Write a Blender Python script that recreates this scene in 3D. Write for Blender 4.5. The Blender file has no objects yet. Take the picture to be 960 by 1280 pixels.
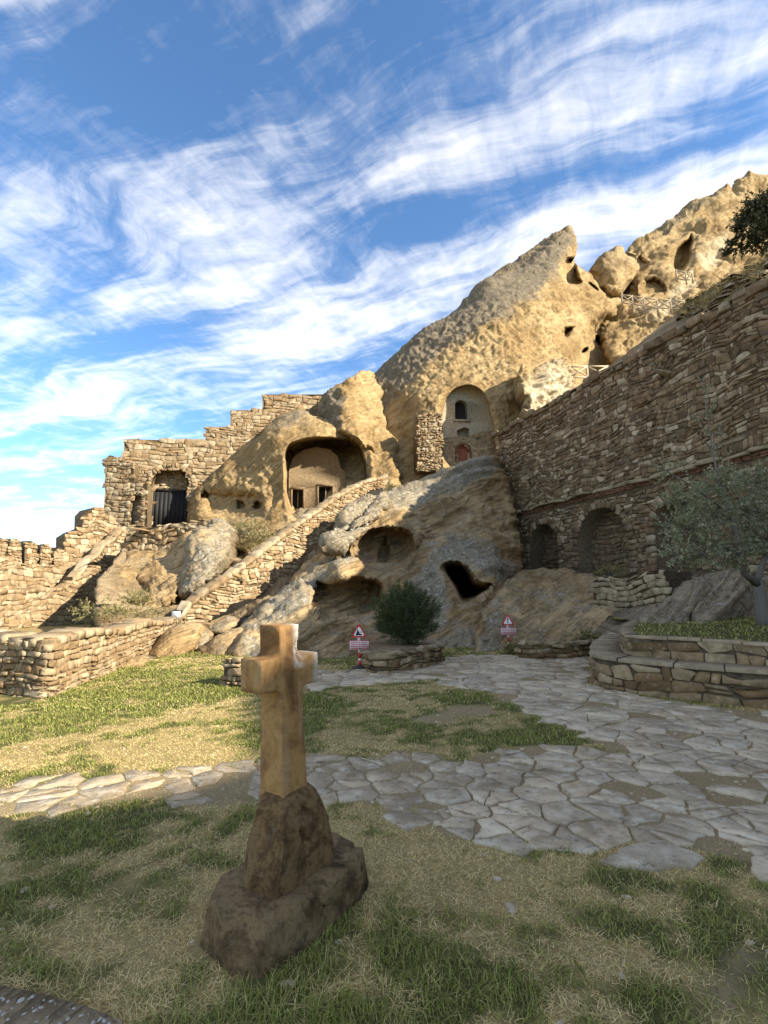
import bpy, math, random
import numpy as np
from mathutils import Vector
from mathutils.geometry import tessellate_polygon

R = math.radians
scene = bpy.context.scene
COL = scene.collection

# ---------------------------------------------------------------- camera
CAM_H, FPX, PITCH = 1.6, 620.0, math.atan(95 / 620.0)
cam = bpy.data.cameras.new('camera')
cam.sensor_fit = 'VERTICAL'; cam.sensor_height = 36.0; cam.lens = 36.0 * FPX / 1280.0
cam.clip_start = 0.05; cam.clip_end = 4000
cam_o = bpy.data.objects.new('camera', cam); COL.objects.link(cam_o)
cam_o.location = (0, 0, CAM_H); cam_o.rotation_euler = (R(90) + PITCH, 0, 0)
scene.camera = cam_o

# ---------------------------------------------------------------- sun, sky, exposure
SUN_EL, SUN_BACK = R(30), R(24)
S = Vector((math.cos(SUN_EL) * math.cos(SUN_BACK), -math.cos(SUN_EL) * math.sin(SUN_BACK), math.sin(SUN_EL)))
sun = bpy.data.lights.new('sun', 'SUN'); sun.energy = 3.6; sun.angle = R(0.53); sun.color = (1.0, 0.91, 0.75)
sun_o = bpy.data.objects.new('sun', sun); COL.objects.link(sun_o)
sun_o.rotation_euler = S.to_track_quat('Z', 'Y').to_euler(); sun_o.location = (30, -15, 40)

scene.view_settings.view_transform = 'Standard'; scene.view_settings.look = 'None'
scene.view_settings.gamma = 1.0; scene.view_settings.use_curve_mapping = False
scene.view_settings.exposure = 1.78


class NT:
    """small node-tree helper"""
    def __init__(s, tree):
        s.t = tree; s.t.nodes.clear()
    def n(s, typ, ins=None, **props):
        nd = s.t.nodes.new(typ)
        for k, v in props.items(): setattr(nd, k, v)
        for k, v in (ins or {}).items():
            sk = nd.inputs[k]
            if isinstance(v, bpy.types.NodeSocket): s.t.links.new(v, sk)
            elif isinstance(v, bpy.types.Node): s.t.links.new(v.outputs[0], sk)
            else: sk.default_value = v
        return nd
    def math(s, op, a, b=0.0, c=0.0, clamp=False):
        return s.n('ShaderNodeMath', {0: a, 1: b, 2: c}, operation=op, use_clamp=clamp).outputs[0]
    def vmath(s, op, a, b=(0, 0, 0)):
        nd = s.n('ShaderNodeVectorMath', {0: a, 1: b}, operation=op)
        return nd.outputs['Value'] if op == 'DOT_PRODUCT' else nd.outputs[0]
    def mix(s, f, a, b, blend='MIX'):
        nd = s.n('ShaderNodeMix', data_type='RGBA', blend_type=blend)
        for i, v in ((0, f), (6, a), (7, b)):
            if isinstance(v, bpy.types.NodeSocket): s.t.links.new(v, nd.inputs[i])
            else:
                if i and len(v) == 3: v = (*v, 1)
                nd.inputs[i].default_value = v
        return nd.outputs[2]
    def noise(s, vec, scale, detail=4, rough=.55, dist=0.0):
        return s.n('ShaderNodeTexNoise', {'Vector': vec, 'Scale': scale, 'Detail': detail, 'Roughness': rough, 'Distortion': dist}).outputs[0]
    def ramp(s, f, stops, interp='LINEAR'):
        nd = s.n('ShaderNodeValToRGB', {0: f}); cr = nd.color_ramp; cr.interpolation = interp
        while len(cr.elements) > 1: cr.elements.remove(cr.elements[-1])
        for i, (p, c) in enumerate(stops):
            e = cr.elements[0] if i == 0 else cr.elements.new(p)
            e.position = p
            if not hasattr(c, '__len__'): c = (c, c, c)
            e.color = (*c[:3], 1)
        return nd.outputs[0]
    def attr(s, name): return s.n('ShaderNodeAttribute', attribute_name=name).outputs['Fac']
    def pos(s): return s.n('ShaderNodeNewGeometry').outputs['Position']
    def xyz(s, x, y, z): return s.n('ShaderNodeCombineXYZ', {0: x, 1: y, 2: z}).outputs[0]
    def bump(s, h, strength, dist, normal=None):
        ins = {'Height': h, 'Strength': strength, 'Distance': dist}
        if normal is not None: ins['Normal'] = normal
        return s.n('ShaderNodeBump', ins).outputs[0]
    def out(s, color, rough=.9, normal=None, spec=.2, **kw):
        ins = {'Base Color': color, 'Roughness': rough, 'Specular IOR Level': spec}
        if not isinstance(color, bpy.types.NodeSocket): ins['Base Color'] = (*color[:3], 1)
        if normal is not None: ins['Normal'] = normal
        ins.update(kw)
        b = s.n('ShaderNodeBsdfPrincipled', ins)
        s.n('ShaderNodeOutputMaterial', {'Surface': b.outputs[0]})
        return b


world = bpy.data.worlds.new('World'); scene.world = world; world.use_nodes = True
w = NT(world.node_tree)
sky = w.n('ShaderNodeTexSky', sky_type='NISHITA', sun_disc=False, sun_elevation=SUN_EL,
          sun_rotation=math.atan2(S.x, S.y), altitude=600, air_density=1.0, dust_density=0.3, ozone_density=2.2)
dirv = w.n('ShaderNodeTexCoord').outputs['Generated']
sep = w.n('ShaderNodeSeparateXYZ', {0: dirv})
zz = w.math('MAXIMUM', w.math('ADD', sep.outputs[2], 0.03), 0.03)
cx = w.math('DIVIDE', sep.outputs[0], zz); cy = w.math('DIVIDE', sep.outputs[1], zz)
cq = w.math('ADD', w.math('MULTIPLY', cx, .45), w.math('MULTIPLY', cy, .89))     # across the cloud bands
cr = w.math('ADD', w.math('MULTIPLY', cx, -.89), w.math('MULTIPLY', cy, .45))    # along them
pv = w.xyz(cr, cq, 0.0)
warp = w.math('SUBTRACT', w.noise(pv, 1.1, 3), .5)
qw = w.math('ADD', cq, w.math('MULTIPLY', warp, .55))
band = w.ramp(w.math('DIVIDE', qw, 3.0, clamp=True), [(0, .60), (.08, .50), (.13, .49), (.22, .48), (.27, .52), (.315, .62), (.35, .50), (.38, .42), (.42, .68), (.47, .71), (.52, .47), (.62, .54), (.74, .43), (.9, .52), (1, .58)])
n_big = w.noise(w.xyz(w.math('MULTIPLY', cr, .9), w.math('MULTIPLY', qw, 1.8), 0.0), 1.6, 7, .58, .3)
n_st = w.noise(w.xyz(w.math('MULTIPLY', w.math('ADD', cr, w.math('MULTIPLY', cq, .8)), 1.2), w.math('MULTIPLY', qw, 5.5), .4), 2.4, 9, .60, .4)
n_rip = w.noise(w.xyz(w.math('MULTIPLY', cr, 15.0), w.math('MULTIPLY', cq, 6.0), .7), 1.3, 6, .62, .5)
dens = w.math('ADD', w.math('ADD', w.math('MULTIPLY', n_big, 1.0), w.math('MULTIPLY', n_st, .52)), w.math('MULTIPLY', n_rip, .26))
dens = w.math('ADD', w.math('SUBTRACT', dens, 1.285), band)
cm = w.ramp(dens, [(0.0, 0), (.08, .05), (.28, .34), (.52, .74), (.85, .95)])
ccol = w.mix(w.noise(pv, 5.0, 4), (4.8, 4.55, 4.15), (6.2, 5.75, 5.05))
skyc = w.mix(1.0, sky.outputs[0], (.46, .60, .69), 'MULTIPLY')
bg = w.n('ShaderNodeBackground', {'Color': w.mix(cm, skyc, ccol), 'Strength': 0.12})
w.n('ShaderNodeOutputWorld', {'Surface': bg.outputs[0]})

# ---------------------------------------------------------------- projection helpers (photo pixel <-> place)
_c, _s = math.cos(PITCH), math.sin(PITCH)
def ray(px, py):
    x = (np.asarray(px, float) - 480) / FPX; v = -(np.asarray(py, float) - 640) / FPX
    return np.stack([x, _c - v * _s, _s + v * _c], -1)
def P(px, py, Y):
    r = ray(px, py); t = np.asarray(Y, float) / r[..., 1]
    return r * t[..., None] + np.array([0, 0, CAM_H])
def G(px, py, z=0.0):
    r = ray(px, py); t = (z - CAM_H) / r[..., 2]
    return r * t[..., None] + np.array([0, 0, CAM_H])
def proj(V):
    d = np.asarray(V, float) - np.array([0, 0, CAM_H])
    f = d[..., 1] * _c + d[..., 2] * _s; u = -d[..., 1] * _s + d[..., 2] * _c
    f = np.where(f < .05, .05, f)
    return np.stack([480 + FPX * d[..., 0] / f, 640 - FPX * u / f, f], -1)

# ---------------------------------------------------------------- numpy noise
_GR = np.array([[1,1,0],[-1,1,0],[1,-1,0],[-1,-1,0],[1,0,1],[-1,0,1],[1,0,-1],[-1,0,-1],[0,1,1],[0,-1,1],[0,1,-1],[0,-1,-1],[1,1,0],[-1,1,0],[0,-1,1],[0,-1,-1]], float)
def perlin(Q, seed=0):
    Q = np.asarray(Q, float); I = np.floor(Q).astype(np.int64); f = Q - I
    u = f * f * f * (f * (f * 6 - 15) + 10); res = 0
    for dx in (0, 1):
        for dy in (0, 1):
            for dz in (0, 1):
                h = ((I[..., 0] + dx) * 374761393 + (I[..., 1] + dy) * 668265263 + (I[..., 2] + dz) * 1440662683 + seed * 974634539) & 0xffffffff
                h = ((h ^ (h >> 13)) * 1274126177) & 0xffffffff; h = (h ^ (h >> 16)) & 15
                g = _GR[h]
                d = g[..., 0] * (f[..., 0] - dx) + g[..., 1] * (f[..., 1] - dy) + g[..., 2] * (f[..., 2] - dz)
                wt = (u[..., 0] if dx else 1 - u[..., 0]) * (u[..., 1] if dy else 1 - u[..., 1]) * (u[..., 2] if dz else 1 - u[..., 2])
                res = res + d * wt
    return res
def fbm(Q, octv=4, seed=0, gain=.5, ridged=False):
    a, s, Q = 1.0, 0, np.asarray(Q, float)
    for i in range(octv):
        p = perlin(Q * 2.03 ** i + 17.3 * i, seed + i)
        s = s + a * ((1 - 2.4 * np.abs(p)) if ridged else p); a *= gain
    return s
def noise2(x, y, seed=0, octv=3):
    return fbm(np.stack([np.asarray(x, float), np.asarray(y, float), np.full(np.shape(x), .37)], -1), octv, seed)
def sstep(a, b, x):
    t = np.clip((x - a) / (b - a), 0, 1); return t * t * (3 - 2 * t)

# ---------------------------------------------------------------- polygon helpers
def sdf(poly, X, Y):
    """signed distance (positive inside) and closest boundary point"""
    poly = np.asarray(poly, float); X = np.asarray(X, float); Y = np.asarray(Y, float)
    best = np.full(X.shape, 1e18); cx_ = np.zeros(X.shape); cy_ = np.zeros(X.shape); ins = np.zeros(X.shape, bool)
    for i in range(len(poly)):
        ax, ay = poly[i]; bx, by = poly[(i + 1) % len(poly)]
        ex, ey = bx - ax, by - ay; L = ex * ex + ey * ey + 1e-12
        t = np.clip(((X - ax) * ex + (Y - ay) * ey) / L, 0, 1)
        qx, qy = ax + t * ex, ay + t * ey; d = (X - qx) ** 2 + (Y - qy) ** 2
        m = d < best; best = np.where(m, d, best); cx_ = np.where(m, qx, cx_); cy_ = np.where(m, qy, cy_)
        if ay != by:
            ins ^= ((ay > Y) != (by > Y)) & (X < ex * (Y - ay) / (by - ay) + ax)
    return np.where(ins, 1, -1) * np.sqrt(best), cx_, cy_
def smooth_poly(poly, it=2, closed=True):
    p = np.asarray(poly, float)
    for _ in range(it):
        q = np.roll(p, -1, 0) if closed else p[1:]
        a = p if closed else p[:-1]
        n = np.empty((2 * len(a), p.shape[1])); n[0::2] = a * .75 + q * .25; n[1::2] = a * .25 + q * .75
        p = n if closed else np.vstack([p[:1], n, p[-1:]])
    return p
def dense(poly, d, closed=True):
    out = []; p = np.asarray(poly, float); m = len(p)
    for i in range(m if closed else m - 1):
        a, b = p[i], p[(i + 1) % m]; k = max(1, int(np.hypot(*(b - a)[:2]) / d))
        for j in range(k): out.append(a + (b - a) * j / k)
    if not closed: out.append(p[-1])
    return np.array(out)

# ---------------------------------------------------------------- object helpers
def tagged(o, label=None, cat=None, group=None, kind=None):
    if label: o['label'] = label
    if cat: o['category'] = cat
    if group: o['group'] = group
    if kind: o['kind'] = kind
    return o
def thing(name, loc, label=None, cat=None, group=None, kind=None):
    o = bpy.data.objects.new(name, None); COL.objects.link(o); o.location = loc; o.empty_display_size = .2
    return tagged(o, label, cat, group, kind)
def make_mesh(name, V, faces, attrs=None, smooth=False):
    """V (n,3); faces: list of (m,k) int arrays; attrs: name -> per-point floats"""
    me = bpy.data.meshes.new(name); V = np.asarray(V, np.float32)
    faces = [np.asarray(f, np.int32) for f in faces if len(f)]
    nl = sum(f.size for f in faces); nf = sum(len(f) for f in faces)
    me.vertices.add(len(V)); me.vertices.foreach_set('co', V.ravel())
    me.loops.add(nl); me.loops.foreach_set('vertex_index', np.concatenate([f.ravel() for f in faces]))
    st = []; o = 0
    for f in faces:
        st.append(o + np.arange(len(f)) * f.shape[1]); o += f.size
    me.polygons.add(nf); me.polygons.foreach_set('loop_start', np.concatenate(st).astype(np.int32))
    if smooth: me.polygons.foreach_set('use_smooth', np.ones(nf, bool))
    for k, a in (attrs or {}).items():
        at = me.attributes.new(k, 'FLOAT', 'POINT'); at.data.foreach_set('value', np.asarray(a, np.float32))
    me.update(calc_edges=True); me.validate()
    return me
def world_loc(o):
    l = Vector((0, 0, 0))
    while o is not None: l = l + o.location; o = o.parent
    return np.array(l)
def mesh_obj(name, V, faces, mat, parent=None, attrs=None, smooth=False, label=None, cat=None, group=None, kind=None, origin=None):
    """V in world space; a child is stored relative to its parent, a top-level mesh to the middle of its base"""
    V = np.asarray(V, float)
    if origin is None: origin = np.array([*(V[:, :2].min(0) + V[:, :2].max(0)) / 2, V[:, 2].min()])
    origin = np.asarray(origin, float)
    me = make_mesh(name, V - origin, faces, attrs, smooth)
    o = bpy.data.objects.new(name, me); COL.objects.link(o)
    if mat: me.materials.append(mat)
    if parent is not None:
        o.parent = parent; o.location = origin - world_loc(parent)
    else: o.location = origin
    return tagged(o, label, cat, group, kind)
class MB:
    """collects shapes for one mesh"""
    def __init__(s): s.V = []; s.F = {}; s.n = 0
    def add(s, V, faces):
        V = np.asarray(V, float)
        for f in faces:
            f = np.asarray(f, int); s.F.setdefault(f.shape[1], []).append(f + s.n)
        s.V.append(V); s.n += len(V); return s
    def box(s, c, half, M=None, bev=0.0):
        hx, hy, hz = half
        if bev <= 0:
            v = np.array([[x, y, z] for z in (-hz, hz) for x, y in ((-hx, -hy), (hx, -hy), (hx, hy), (-hx, hy))], float)
            f = [[[3, 2, 1, 0], [4, 5, 6, 7], [0, 1, 5, 4], [1, 2, 6, 5], [2, 3, 7, 6], [3, 0, 4, 7]]]
        else:
            b = bev; rings = []
            for z, i in ((-hz, b), (-hz + b, 0), (hz - b, 0), (hz, b)):
                rings.append([[sx * (hx - i) - (sx * b * .0), sy * (hy - i), z] for sx, sy in ((-1, -1), (1, -1), (1, 1), (-1, 1))])
            v = np.array(rings).reshape(-1, 3); f = [[3, 2, 1, 0], [12, 13, 14, 15]]
            for k in range(3):
                for j in range(4): f.append([k * 4 + j, k * 4 + (j + 1) % 4, k * 4 + 4 + (j + 1) % 4, k * 4 + 4 + j])
            f = [f]
        if M is not None: v = v @ np.asarray(M).T
        return s.add(v + np.asarray(c, float), f)
    def tube(s, pts, rad, k=8):
        pts = np.asarray(pts, float); rad = np.broadcast_to(rad, (len(pts),)); V = []
        up = np.array([.13, .31, .94])
        for i, p in enumerate(pts):
            d = pts[min(i + 1, len(pts) - 1)] - pts[max(i - 1, 0)]; d /= np.linalg.norm(d) + 1e-9
            a = np.cross(d, up if abs(d @ up) < .95 else np.array([1., 0, 0])); a /= np.linalg.norm(a); b = np.cross(d, a)
            for j in range(k):
                t = 2 * math.pi * j / k; V.append(p + rad[i] * (math.cos(t) * a + math.sin(t) * b))
        q = [[i * k + j, i * k + (j + 1) % k, (i + 1) * k + (j + 1) % k, (i + 1) * k + j] for i in range(len(pts) - 1) for j in range(k)]
        m = len(V); V += [pts[0], pts[-1]]
        t = [[m, (j + 1) % k, j] for j in range(k)] + [[m + 1, (len(pts) - 1) * k + j, (len(pts) - 1) * k + (j + 1) % k] for j in range(k)]
        return s.add(V, [q, t])
    def obj(s, name, mat, parent=None, **kw):
        return mesh_obj(name, np.vstack(s.V), [np.vstack(f) for f in s.F.values()], mat, parent, **kw)

# ================================================================ materials
def new_mat(name):
    m = bpy.data.materials.new(name); m.use_nodes = True
    return m, NT(m.node_tree)
def bedding(t, pos, dip=38, az=0.25):
    """coordinates stretched along the tilted rock beds"""
    n = Vector((-math.sin(R(dip)), az, math.cos(R(dip)))).normalized(); a = n.cross(Vector((0, 1, 0))).normalized(); b = n.cross(a)
    return t.xyz(t.vmath('DOT_PRODUCT', pos, tuple(a)), t.vmath('DOT_PRODUCT', pos, tuple(b)), t.math('MULTIPLY', t.vmath('DOT_PRODUCT', pos, tuple(n)), 7.0))
def rock_material(name, dark, mid, light, crust=(.125, .112, .09), strata=.5, scale=1.0, bump=.5, lich=.5, crust_base=0.0):
    m, t = new_mat(name); p = t.pos()
    bv = bedding(t, p)
    c = t.ramp(t.noise(p, .32 * scale, 9, .6, .3), [(.28, dark), (.46, mid), (.60, light), (.74, mid)])
    st = t.noise(bv, .55 * scale, 6, .6)
    c = t.mix(t.math('MULTIPLY', t.ramp(st, [(.38, 1), (.52, 0)]), strata), c, dark)
    c = t.mix(t.math('MULTIPLY', t.ramp(t.noise(bv, 1.5 * scale, 5, .55), [(.55, 0), (.7, 1)]), strata * .6), c, light)
    grain = t.noise(p, 9 * scale, 6, .7)
    c = t.mix(.35, c, t.ramp(grain, [(.3, (.30, .28, .26)), (.7, (.75, .73, .70))]), 'OVERLAY')
    # grey weathering crust with lichen specks
    cn = t.noise(p, .9 * scale, 8, .65)
    ca = t.math('ADD', t.attr('crust'), crust_base)
    cmk = t.ramp(t.math('ADD', t.math('MULTIPLY', ca, .85), t.math('SUBTRACT', cn, .5)), [(.30, 0), (.62, 1)])
    gcol = t.mix(t.noise(p, 3.5 * scale, 6, .65), tuple(x * .55 for x in crust), tuple(x * 1.7 for x in crust))
    c = t.mix(cmk, c, gcol)
    sp = t.noise(p, 7.5 * scale, 3, .6, .6)
    spm = t.math('MULTIPLY', t.ramp(t.math('ADD', sp, t.math('MULTIPLY', t.math('SUBTRACT', cn, .5), .25)), [(.60, 0), (.645, 1)]), t.math('MULTIPLY', cmk, lich))
    c = t.mix(spm, c, (.40, .39, .35))
    dk = t.math('MULTIPLY', t.ramp(t.noise(p, 5.0 * scale, 4, .6), [(.58, 0), (.68, 1)]), t.math('MULTIPLY', cmk, .55))
    c = t.mix(dk, c, (.045, .04, .035))
    c = t.mix(t.attr('pale'), c, t.mix(t.noise(p, 2.2, 5), (.52, .41, .25), (.70, .60, .42)))
    crk = t.ramp(t.noise(bv, .9 * scale, 3, .5, .4), [(.470, 0), (.492, 1), (.508, 1), (.53, 0)])
    c = t.mix(t.math('MULTIPLY', crk, strata * .55), c, tuple(x * .32 for x in dark))
    # dark tint painted into the cave hollows as their shade
    c = t.mix(t.attr('cave_shade'), c, (.05, .038, .028))
    h = t.math('ADD', t.math('MULTIPLY', t.noise(p, 2.6 * scale, 8, .62), 1.0), t.math('MULTIPLY', t.noise(bv, 1.4 * scale, 5, .6), .35))
    h = t.math('ADD', h, t.math('MULTIPLY', t.noise(p, 16 * scale, 5, .65), .30))
    rg = t.n('ShaderNodeTexNoise', {'Vector': p, 'Scale': 1.3 * scale, 'Detail': 9, 'Roughness': .6}, noise_type='RIDGED_MULTIFRACTAL').outputs[0]
    h = t.math('ADD', h, t.math('MULTIPLY', rg, -.22))
    h = t.math('SUBTRACT', h, t.math('MULTIPLY', crk, strata * .5))
    t.out(c, .93, t.bump(h, bump, .22 / scale), .15)
    return m
M_CLIFF = rock_material('sandstone_cliff', (.18, .115, .048), (.315, .215, .098), (.43, .31, .155), crust=(.175, .14, .092), strata=.5, bump=.8, lich=.2)
M_OUT = rock_material('weathered_sandstone', (.155, .10, .045), (.30, .205, .098), (.43, .31, .165), crust=(.21, .175, .118), strata=.8, scale=1.4, bump=.55, lich=1.0)
M_SLAB = rock_material('grey_bedded_rock', (.13, .095, .055), (.24, .18, .105), (.34, .265, .165), crust=(.25, .198, .128), strata=.8, scale=1.8, bump=.65, lich=.7, crust_base=.35)
M_SOIL = rock_material('dry_hillside_soil', (.17, .12, .065), (.27, .195, .11), (.37, .285, .17), strata=.25, scale=1.5, bump=1.0, lich=0)

def stone_material(name, cols, bump=.5, scale=1.0):
    m, t = new_mat(name); p = t.pos(); r = t.attr('rnd')
    n = len(cols)
    c = t.ramp(r, [((i + .5) / n, cc) for i, cc in enumerate(cols)])
    c = t.mix(t.ramp(t.noise(p, 3.2 * scale, 7, .65), [(.35, 0), (.70, .75)]), c, tuple(x * .50 for x in cols[0]))
    c = t.mix(t.ramp(t.noise(p, 6 * scale, 5, .6), [(.56, 0), (.72, .5)]), c, tuple(min(.8, x * 1.5) for x in cols[-2]))
    c = t.mix(t.ramp(t.noise(p, 13 * scale, 3, .6), [(.66, 0), (.71, .45)]), c, (.43, .41, .36))
    h = t.math('ADD', t.noise(p, 9 * scale, 7, .65), t.math('MULTIPLY', t.noise(p, 40 * scale, 3), .25))
    t.out(c, .92, t.bump(h, bump, .05 / scale), .15)
    return m
M_WALL = stone_material('brown_rubble_stone', [(.135, .090, .052), (.26, .178, .10), (.19, .115, .062), (.31, .215, .125), (.175, .13, .085), (.35, .255, .155), (.50, .40, .27)])
M_LEFT = stone_material('tan_rubble_stone', [(.25, .168, .088), (.32, .222, .120), (.28, .180, .092), (.39, .285, .162), (.33, .252, .155), (.43, .325, .195), (.50, .40, .26)])
M_BRICK = stone_material('red_brick', [(.17, .085, .052), (.22, .105, .062), (.19, .10, .062), (.25, .13, .08), (.20, .115, .07)])
M_TERR = stone_material('terrace_stone', [(.17, .11, .055), (.28, .19, .10), (.22, .135, .068), (.34, .235, .13), (.29, .21, .125), (.39, .285, .165), (.47, .365, .225)], scale=1.6)
M_CAP = stone_material('grey_capstone', [(.29, .225, .14), (.40, .315, .20), (.34, .265, .165), (.48, .385, .25)], scale=1.6)

def mortar_material(name, a, b):
    m, t = new_mat(name); p = t.pos()
    c = t.mix(t.noise(p, 2.5, 8, .65), a, b)
    c = t.mix(t.ramp(t.noise(p, 11, 5, .6), [(.4, .6), (.6, 0)]), c, tuple(x * .5 for x in a))
    t.out(c, .95, t.bump(t.noise(p, 12, 7, .7), .7, .06), .1)
    return m
M_MORT = mortar_material('brown_mortar', (.10, .072, .044), (.20, .15, .095))
M_MORTL = mortar_material('tan_mortar', (.19, .135, .075), (.31, .235, .14))
M_PLASTER = mortar_material('old_plaster', (.36, .30, .20), (.50, .43, .31))

def flag_material():
    m, t = new_mat('flagstone'); p = t.pos(); r = t.attr('rnd')
    c = t.ramp(r, [(.08, (.36, .285, .185)), (.3, (.55, .445, .30)), (.5, (.45, .375, .265)), (.7, (.60, .485, .325)), (.9, (.46, .35, .22)), (.97, (.68, .565, .385))])
    c = t.mix(t.ramp(t.noise(p, 2.0, 7, .65), [(.42, 0), (.62, .75)]), c, (.22, .165, .10))
    c = t.mix(t.ramp(t.noise(p, 6.5, 6, .65), [(.50, 0), (.68, .7)]), c, (.60, .53, .41))
    c = t.mix(t.ramp(t.noise(p, 17, 6, .75), [(.54, 0), (.66, .75)]), c, (.10, .085, .06))
    h = t.math('ADD', t.noise(p, 5, 8, .65), t.math('MULTIPLY', t.noise(p, 38, 4, .7), .3))
    t.out(c, .80, t.bump(h, .5, .05), .25)
    return m
M_FLAG = flag_material()

def ground_material():
    m, t = new_mat('lawn_soil'); p = t.pos()
    soil = t.mix(t.noise(p, 1.3, 8, .65), (.20, .145, .078), (.36, .27, .155))
    straw = t.mix(t.noise(p, 26, 6, .7), (.16, .115, .045), (.44, .335, .15))
    grn = t.mix(t.noise(p, 18, 6, .7), (.03, .038, .012), (.095, .10, .034))
    n = t.noise(p, .9, 7, .6)
    c = t.mix(t.ramp(t.math('ADD', t.math('MULTIPLY', t.math('SUBTRACT', n, .5), 1.2), t.attr('green')), [(.25, 0), (.65, .9)]), straw, grn)
    c = t.mix(t.ramp(t.math('ADD', t.math('SUBTRACT', t.noise(p, 2.3, 6, .65), .5), t.attr('dirt')), [(.35, 0), (.70, 1)]), c, soil)
    h = t.math('ADD', t.noise(p, 30, 6, .7), t.math('MULTIPLY', t.noise(p, 4, 5), .8))
    t.out(c, .95, t.bump(h, .6, .04), .1)
    return m
M_GROUND = ground_material()

def blade_material(name, dry, dry2, g1, g2, trans=.25):
    m, t = new_mat(name); r = t.attr('rnd'); g = t.attr('green')
    d = t.mix(r, dry, dry2); gg = t.mix(r, g1, g2)
    c = t.mix(g, d, gg)
    b = t.n('ShaderNodeBsdfPrincipled', {'Base Color': c, 'Roughness': .7, 'Specular IOR Level': .2})
    tr = t.n('ShaderNodeBsdfTranslucent', {'Color': c})
    mx = t.n('ShaderNodeMixShader', {0: trans, 1: b.outputs[0], 2: tr.outputs[0]})
    t.n('ShaderNodeOutputMaterial', {'Surface': mx.outputs[0]})
    return m
M_BLADE = blade_material('grass_blade', (.50, .365, .125), (.90, .72, .36), (.058, .095, .010), (.25, .31, .038), .2)
M_WEED = blade_material('weed_leaf', (.36, .27, .11), (.50, .40, .20), (.05, .075, .02), (.13, .16, .05))
M_OLIVE = blade_material('olive_leaf', (.32, .31, .18), (.50, .48, .32), (.10, .12, .05), (.25, .265, .14), .25)
M_BUSH = blade_material('juniper_leaf', (.07, .085, .03), (.11, .125, .05), (.025, .042, .014), (.06, .092, .028), .2)
M_SCRUB = blade_material('scrub_leaf', (.04, .045, .022), (.07, .07, .035), (.018, .026, .010), (.04, .052, .02), .1)

def simple(name, a, b, scale=8, rough=.8, bump=.3, stretch=None, spec=.25, metal=0.0):
    m, t = new_mat(name); p = t.pos()
    if stretch: p = t.vmath('MULTIPLY', p, stretch)
    n = t.noise(p, scale, 7, .65)
    t.out(t.mix(n, a, b), rough, t.bump(n, bump, .02), spec, Metallic=metal)
    return m
M_BARK = simple('olive_bark', (.10, .085, .07), (.24, .21, .18), 14, .95, .9, (1, 1, .35))
M_DARKWOOD = simple('black_door_wood', (.010, .010, .012), (.028, .026, .025), 9, .7, .4, (6, 6, .6))
M_REDDOOR = simple('red_brown_door', (.17, .055, .03), (.26, .09, .045), 9, .7, .4, (6, 6, .6))
M_RAIL = simple('pale_rail_wood', (.34, .26, .16), (.50, .41, .28), 9, .85, .3, (1, 1, 1))
M_DARK = simple('unlit_interior', (.015, .012, .009), (.03, .024, .018), 2, .95, .2)
M_WHITE = simple('white_sign_paint', (.68, .67, .64), (.80, .79, .77), 20, .5, .05)
M_RED = simple('red_sign_paint', (.46, .022, .026), (.58, .032, .034), 20, .5, .05)
M_BLACK = simple('black_sign_print', (.02, .02, .02), (.04, .04, .04), 20, .6, .05)
M_PEBBLE = simple('white_pebble', (.26, .24, .21), (.50, .47, .42), 12, .7, .2)

def cross_material():
    m, t = new_mat('brown_carved_stone'); p = t.pos()
    c = t.ramp(t.noise(p, 5.0, 8, .65, .4), [(.33, (.14, .068, .024)), (.47, (.32, .168, .058)), (.58, (.44, .25, .092)), (.70, (.25, .132, .052))])
    st = t.noise(t.vmath('MULTIPLY', p, (9, 9, 1.1)), 2.0, 6, .6)
    c = t.mix(t.ramp(st, [(.52, 0), (.68, .65)]), c, (.43, .30, .155))
    c = t.mix(t.ramp(t.noise(p, 14, 7, .72), [(.54, 0), (.70, .5)]), c, (.12, .075, .040))
    c = t.mix(t.math('MULTIPLY', t.attr('pale'), t.ramp(t.noise(p, 16, 5, .6), [(.38, 0), (.5, 1)])), c, (.56, .52, .45))  # pale tint stands for sunlight grazing the stone
    c = t.mix(t.ramp(t.noise(p, 55, 5, .75), [(.50, 0), (.66, .35)]), c, (.16, .095, .045))
    h = t.math('ADD', t.noise(p, 16, 8, .7), t.math('MULTIPLY', t.noise(p, 70, 4, .7), .35))
    t.out(c, .85, t.bump(h, .35, .015), .2)
    return m
M_CROSS = cross_material()
def plinth_material(name, k, tint):
    m, t = new_mat(name); p = t.vmath('MULTIPLY', t.pos(), (k, k, k))
    c = t.ramp(t.noise(p, 6.0, 9, .75, .4), [(.34, (.065, .038, .018)), (.46, (.21, .125, .055)), (.56, (.40, .26, .12)), (.68, (.17, .11, .055))])
    c = t.mix(1.0, c, tint, 'MULTIPLY')
    c = t.mix(t.ramp(t.noise(p, 9, 6, .7), [(.56, 0), (.72, .5)]), c, (.30, .235, .15))
    c = t.mix(t.ramp(t.noise(p, 32, 6, .75), [(.54, 0), (.64, .6)]), c, (.04, .032, .022))
    h = t.math('ADD', t.noise(p, 11, 9, .7), t.math('MULTIPLY', t.noise(p, 60, 4, .7), .35))
    t.out(c, .9, t.bump(h, .75, .035), .2)
    return m
M_PLINTH = plinth_material('rough_plinth_stone', 1.3, (.62, .60, .56))
M_BASE = plinth_material('grey_brown_base_stone', 1.0, (.60, .62, .66))

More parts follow.
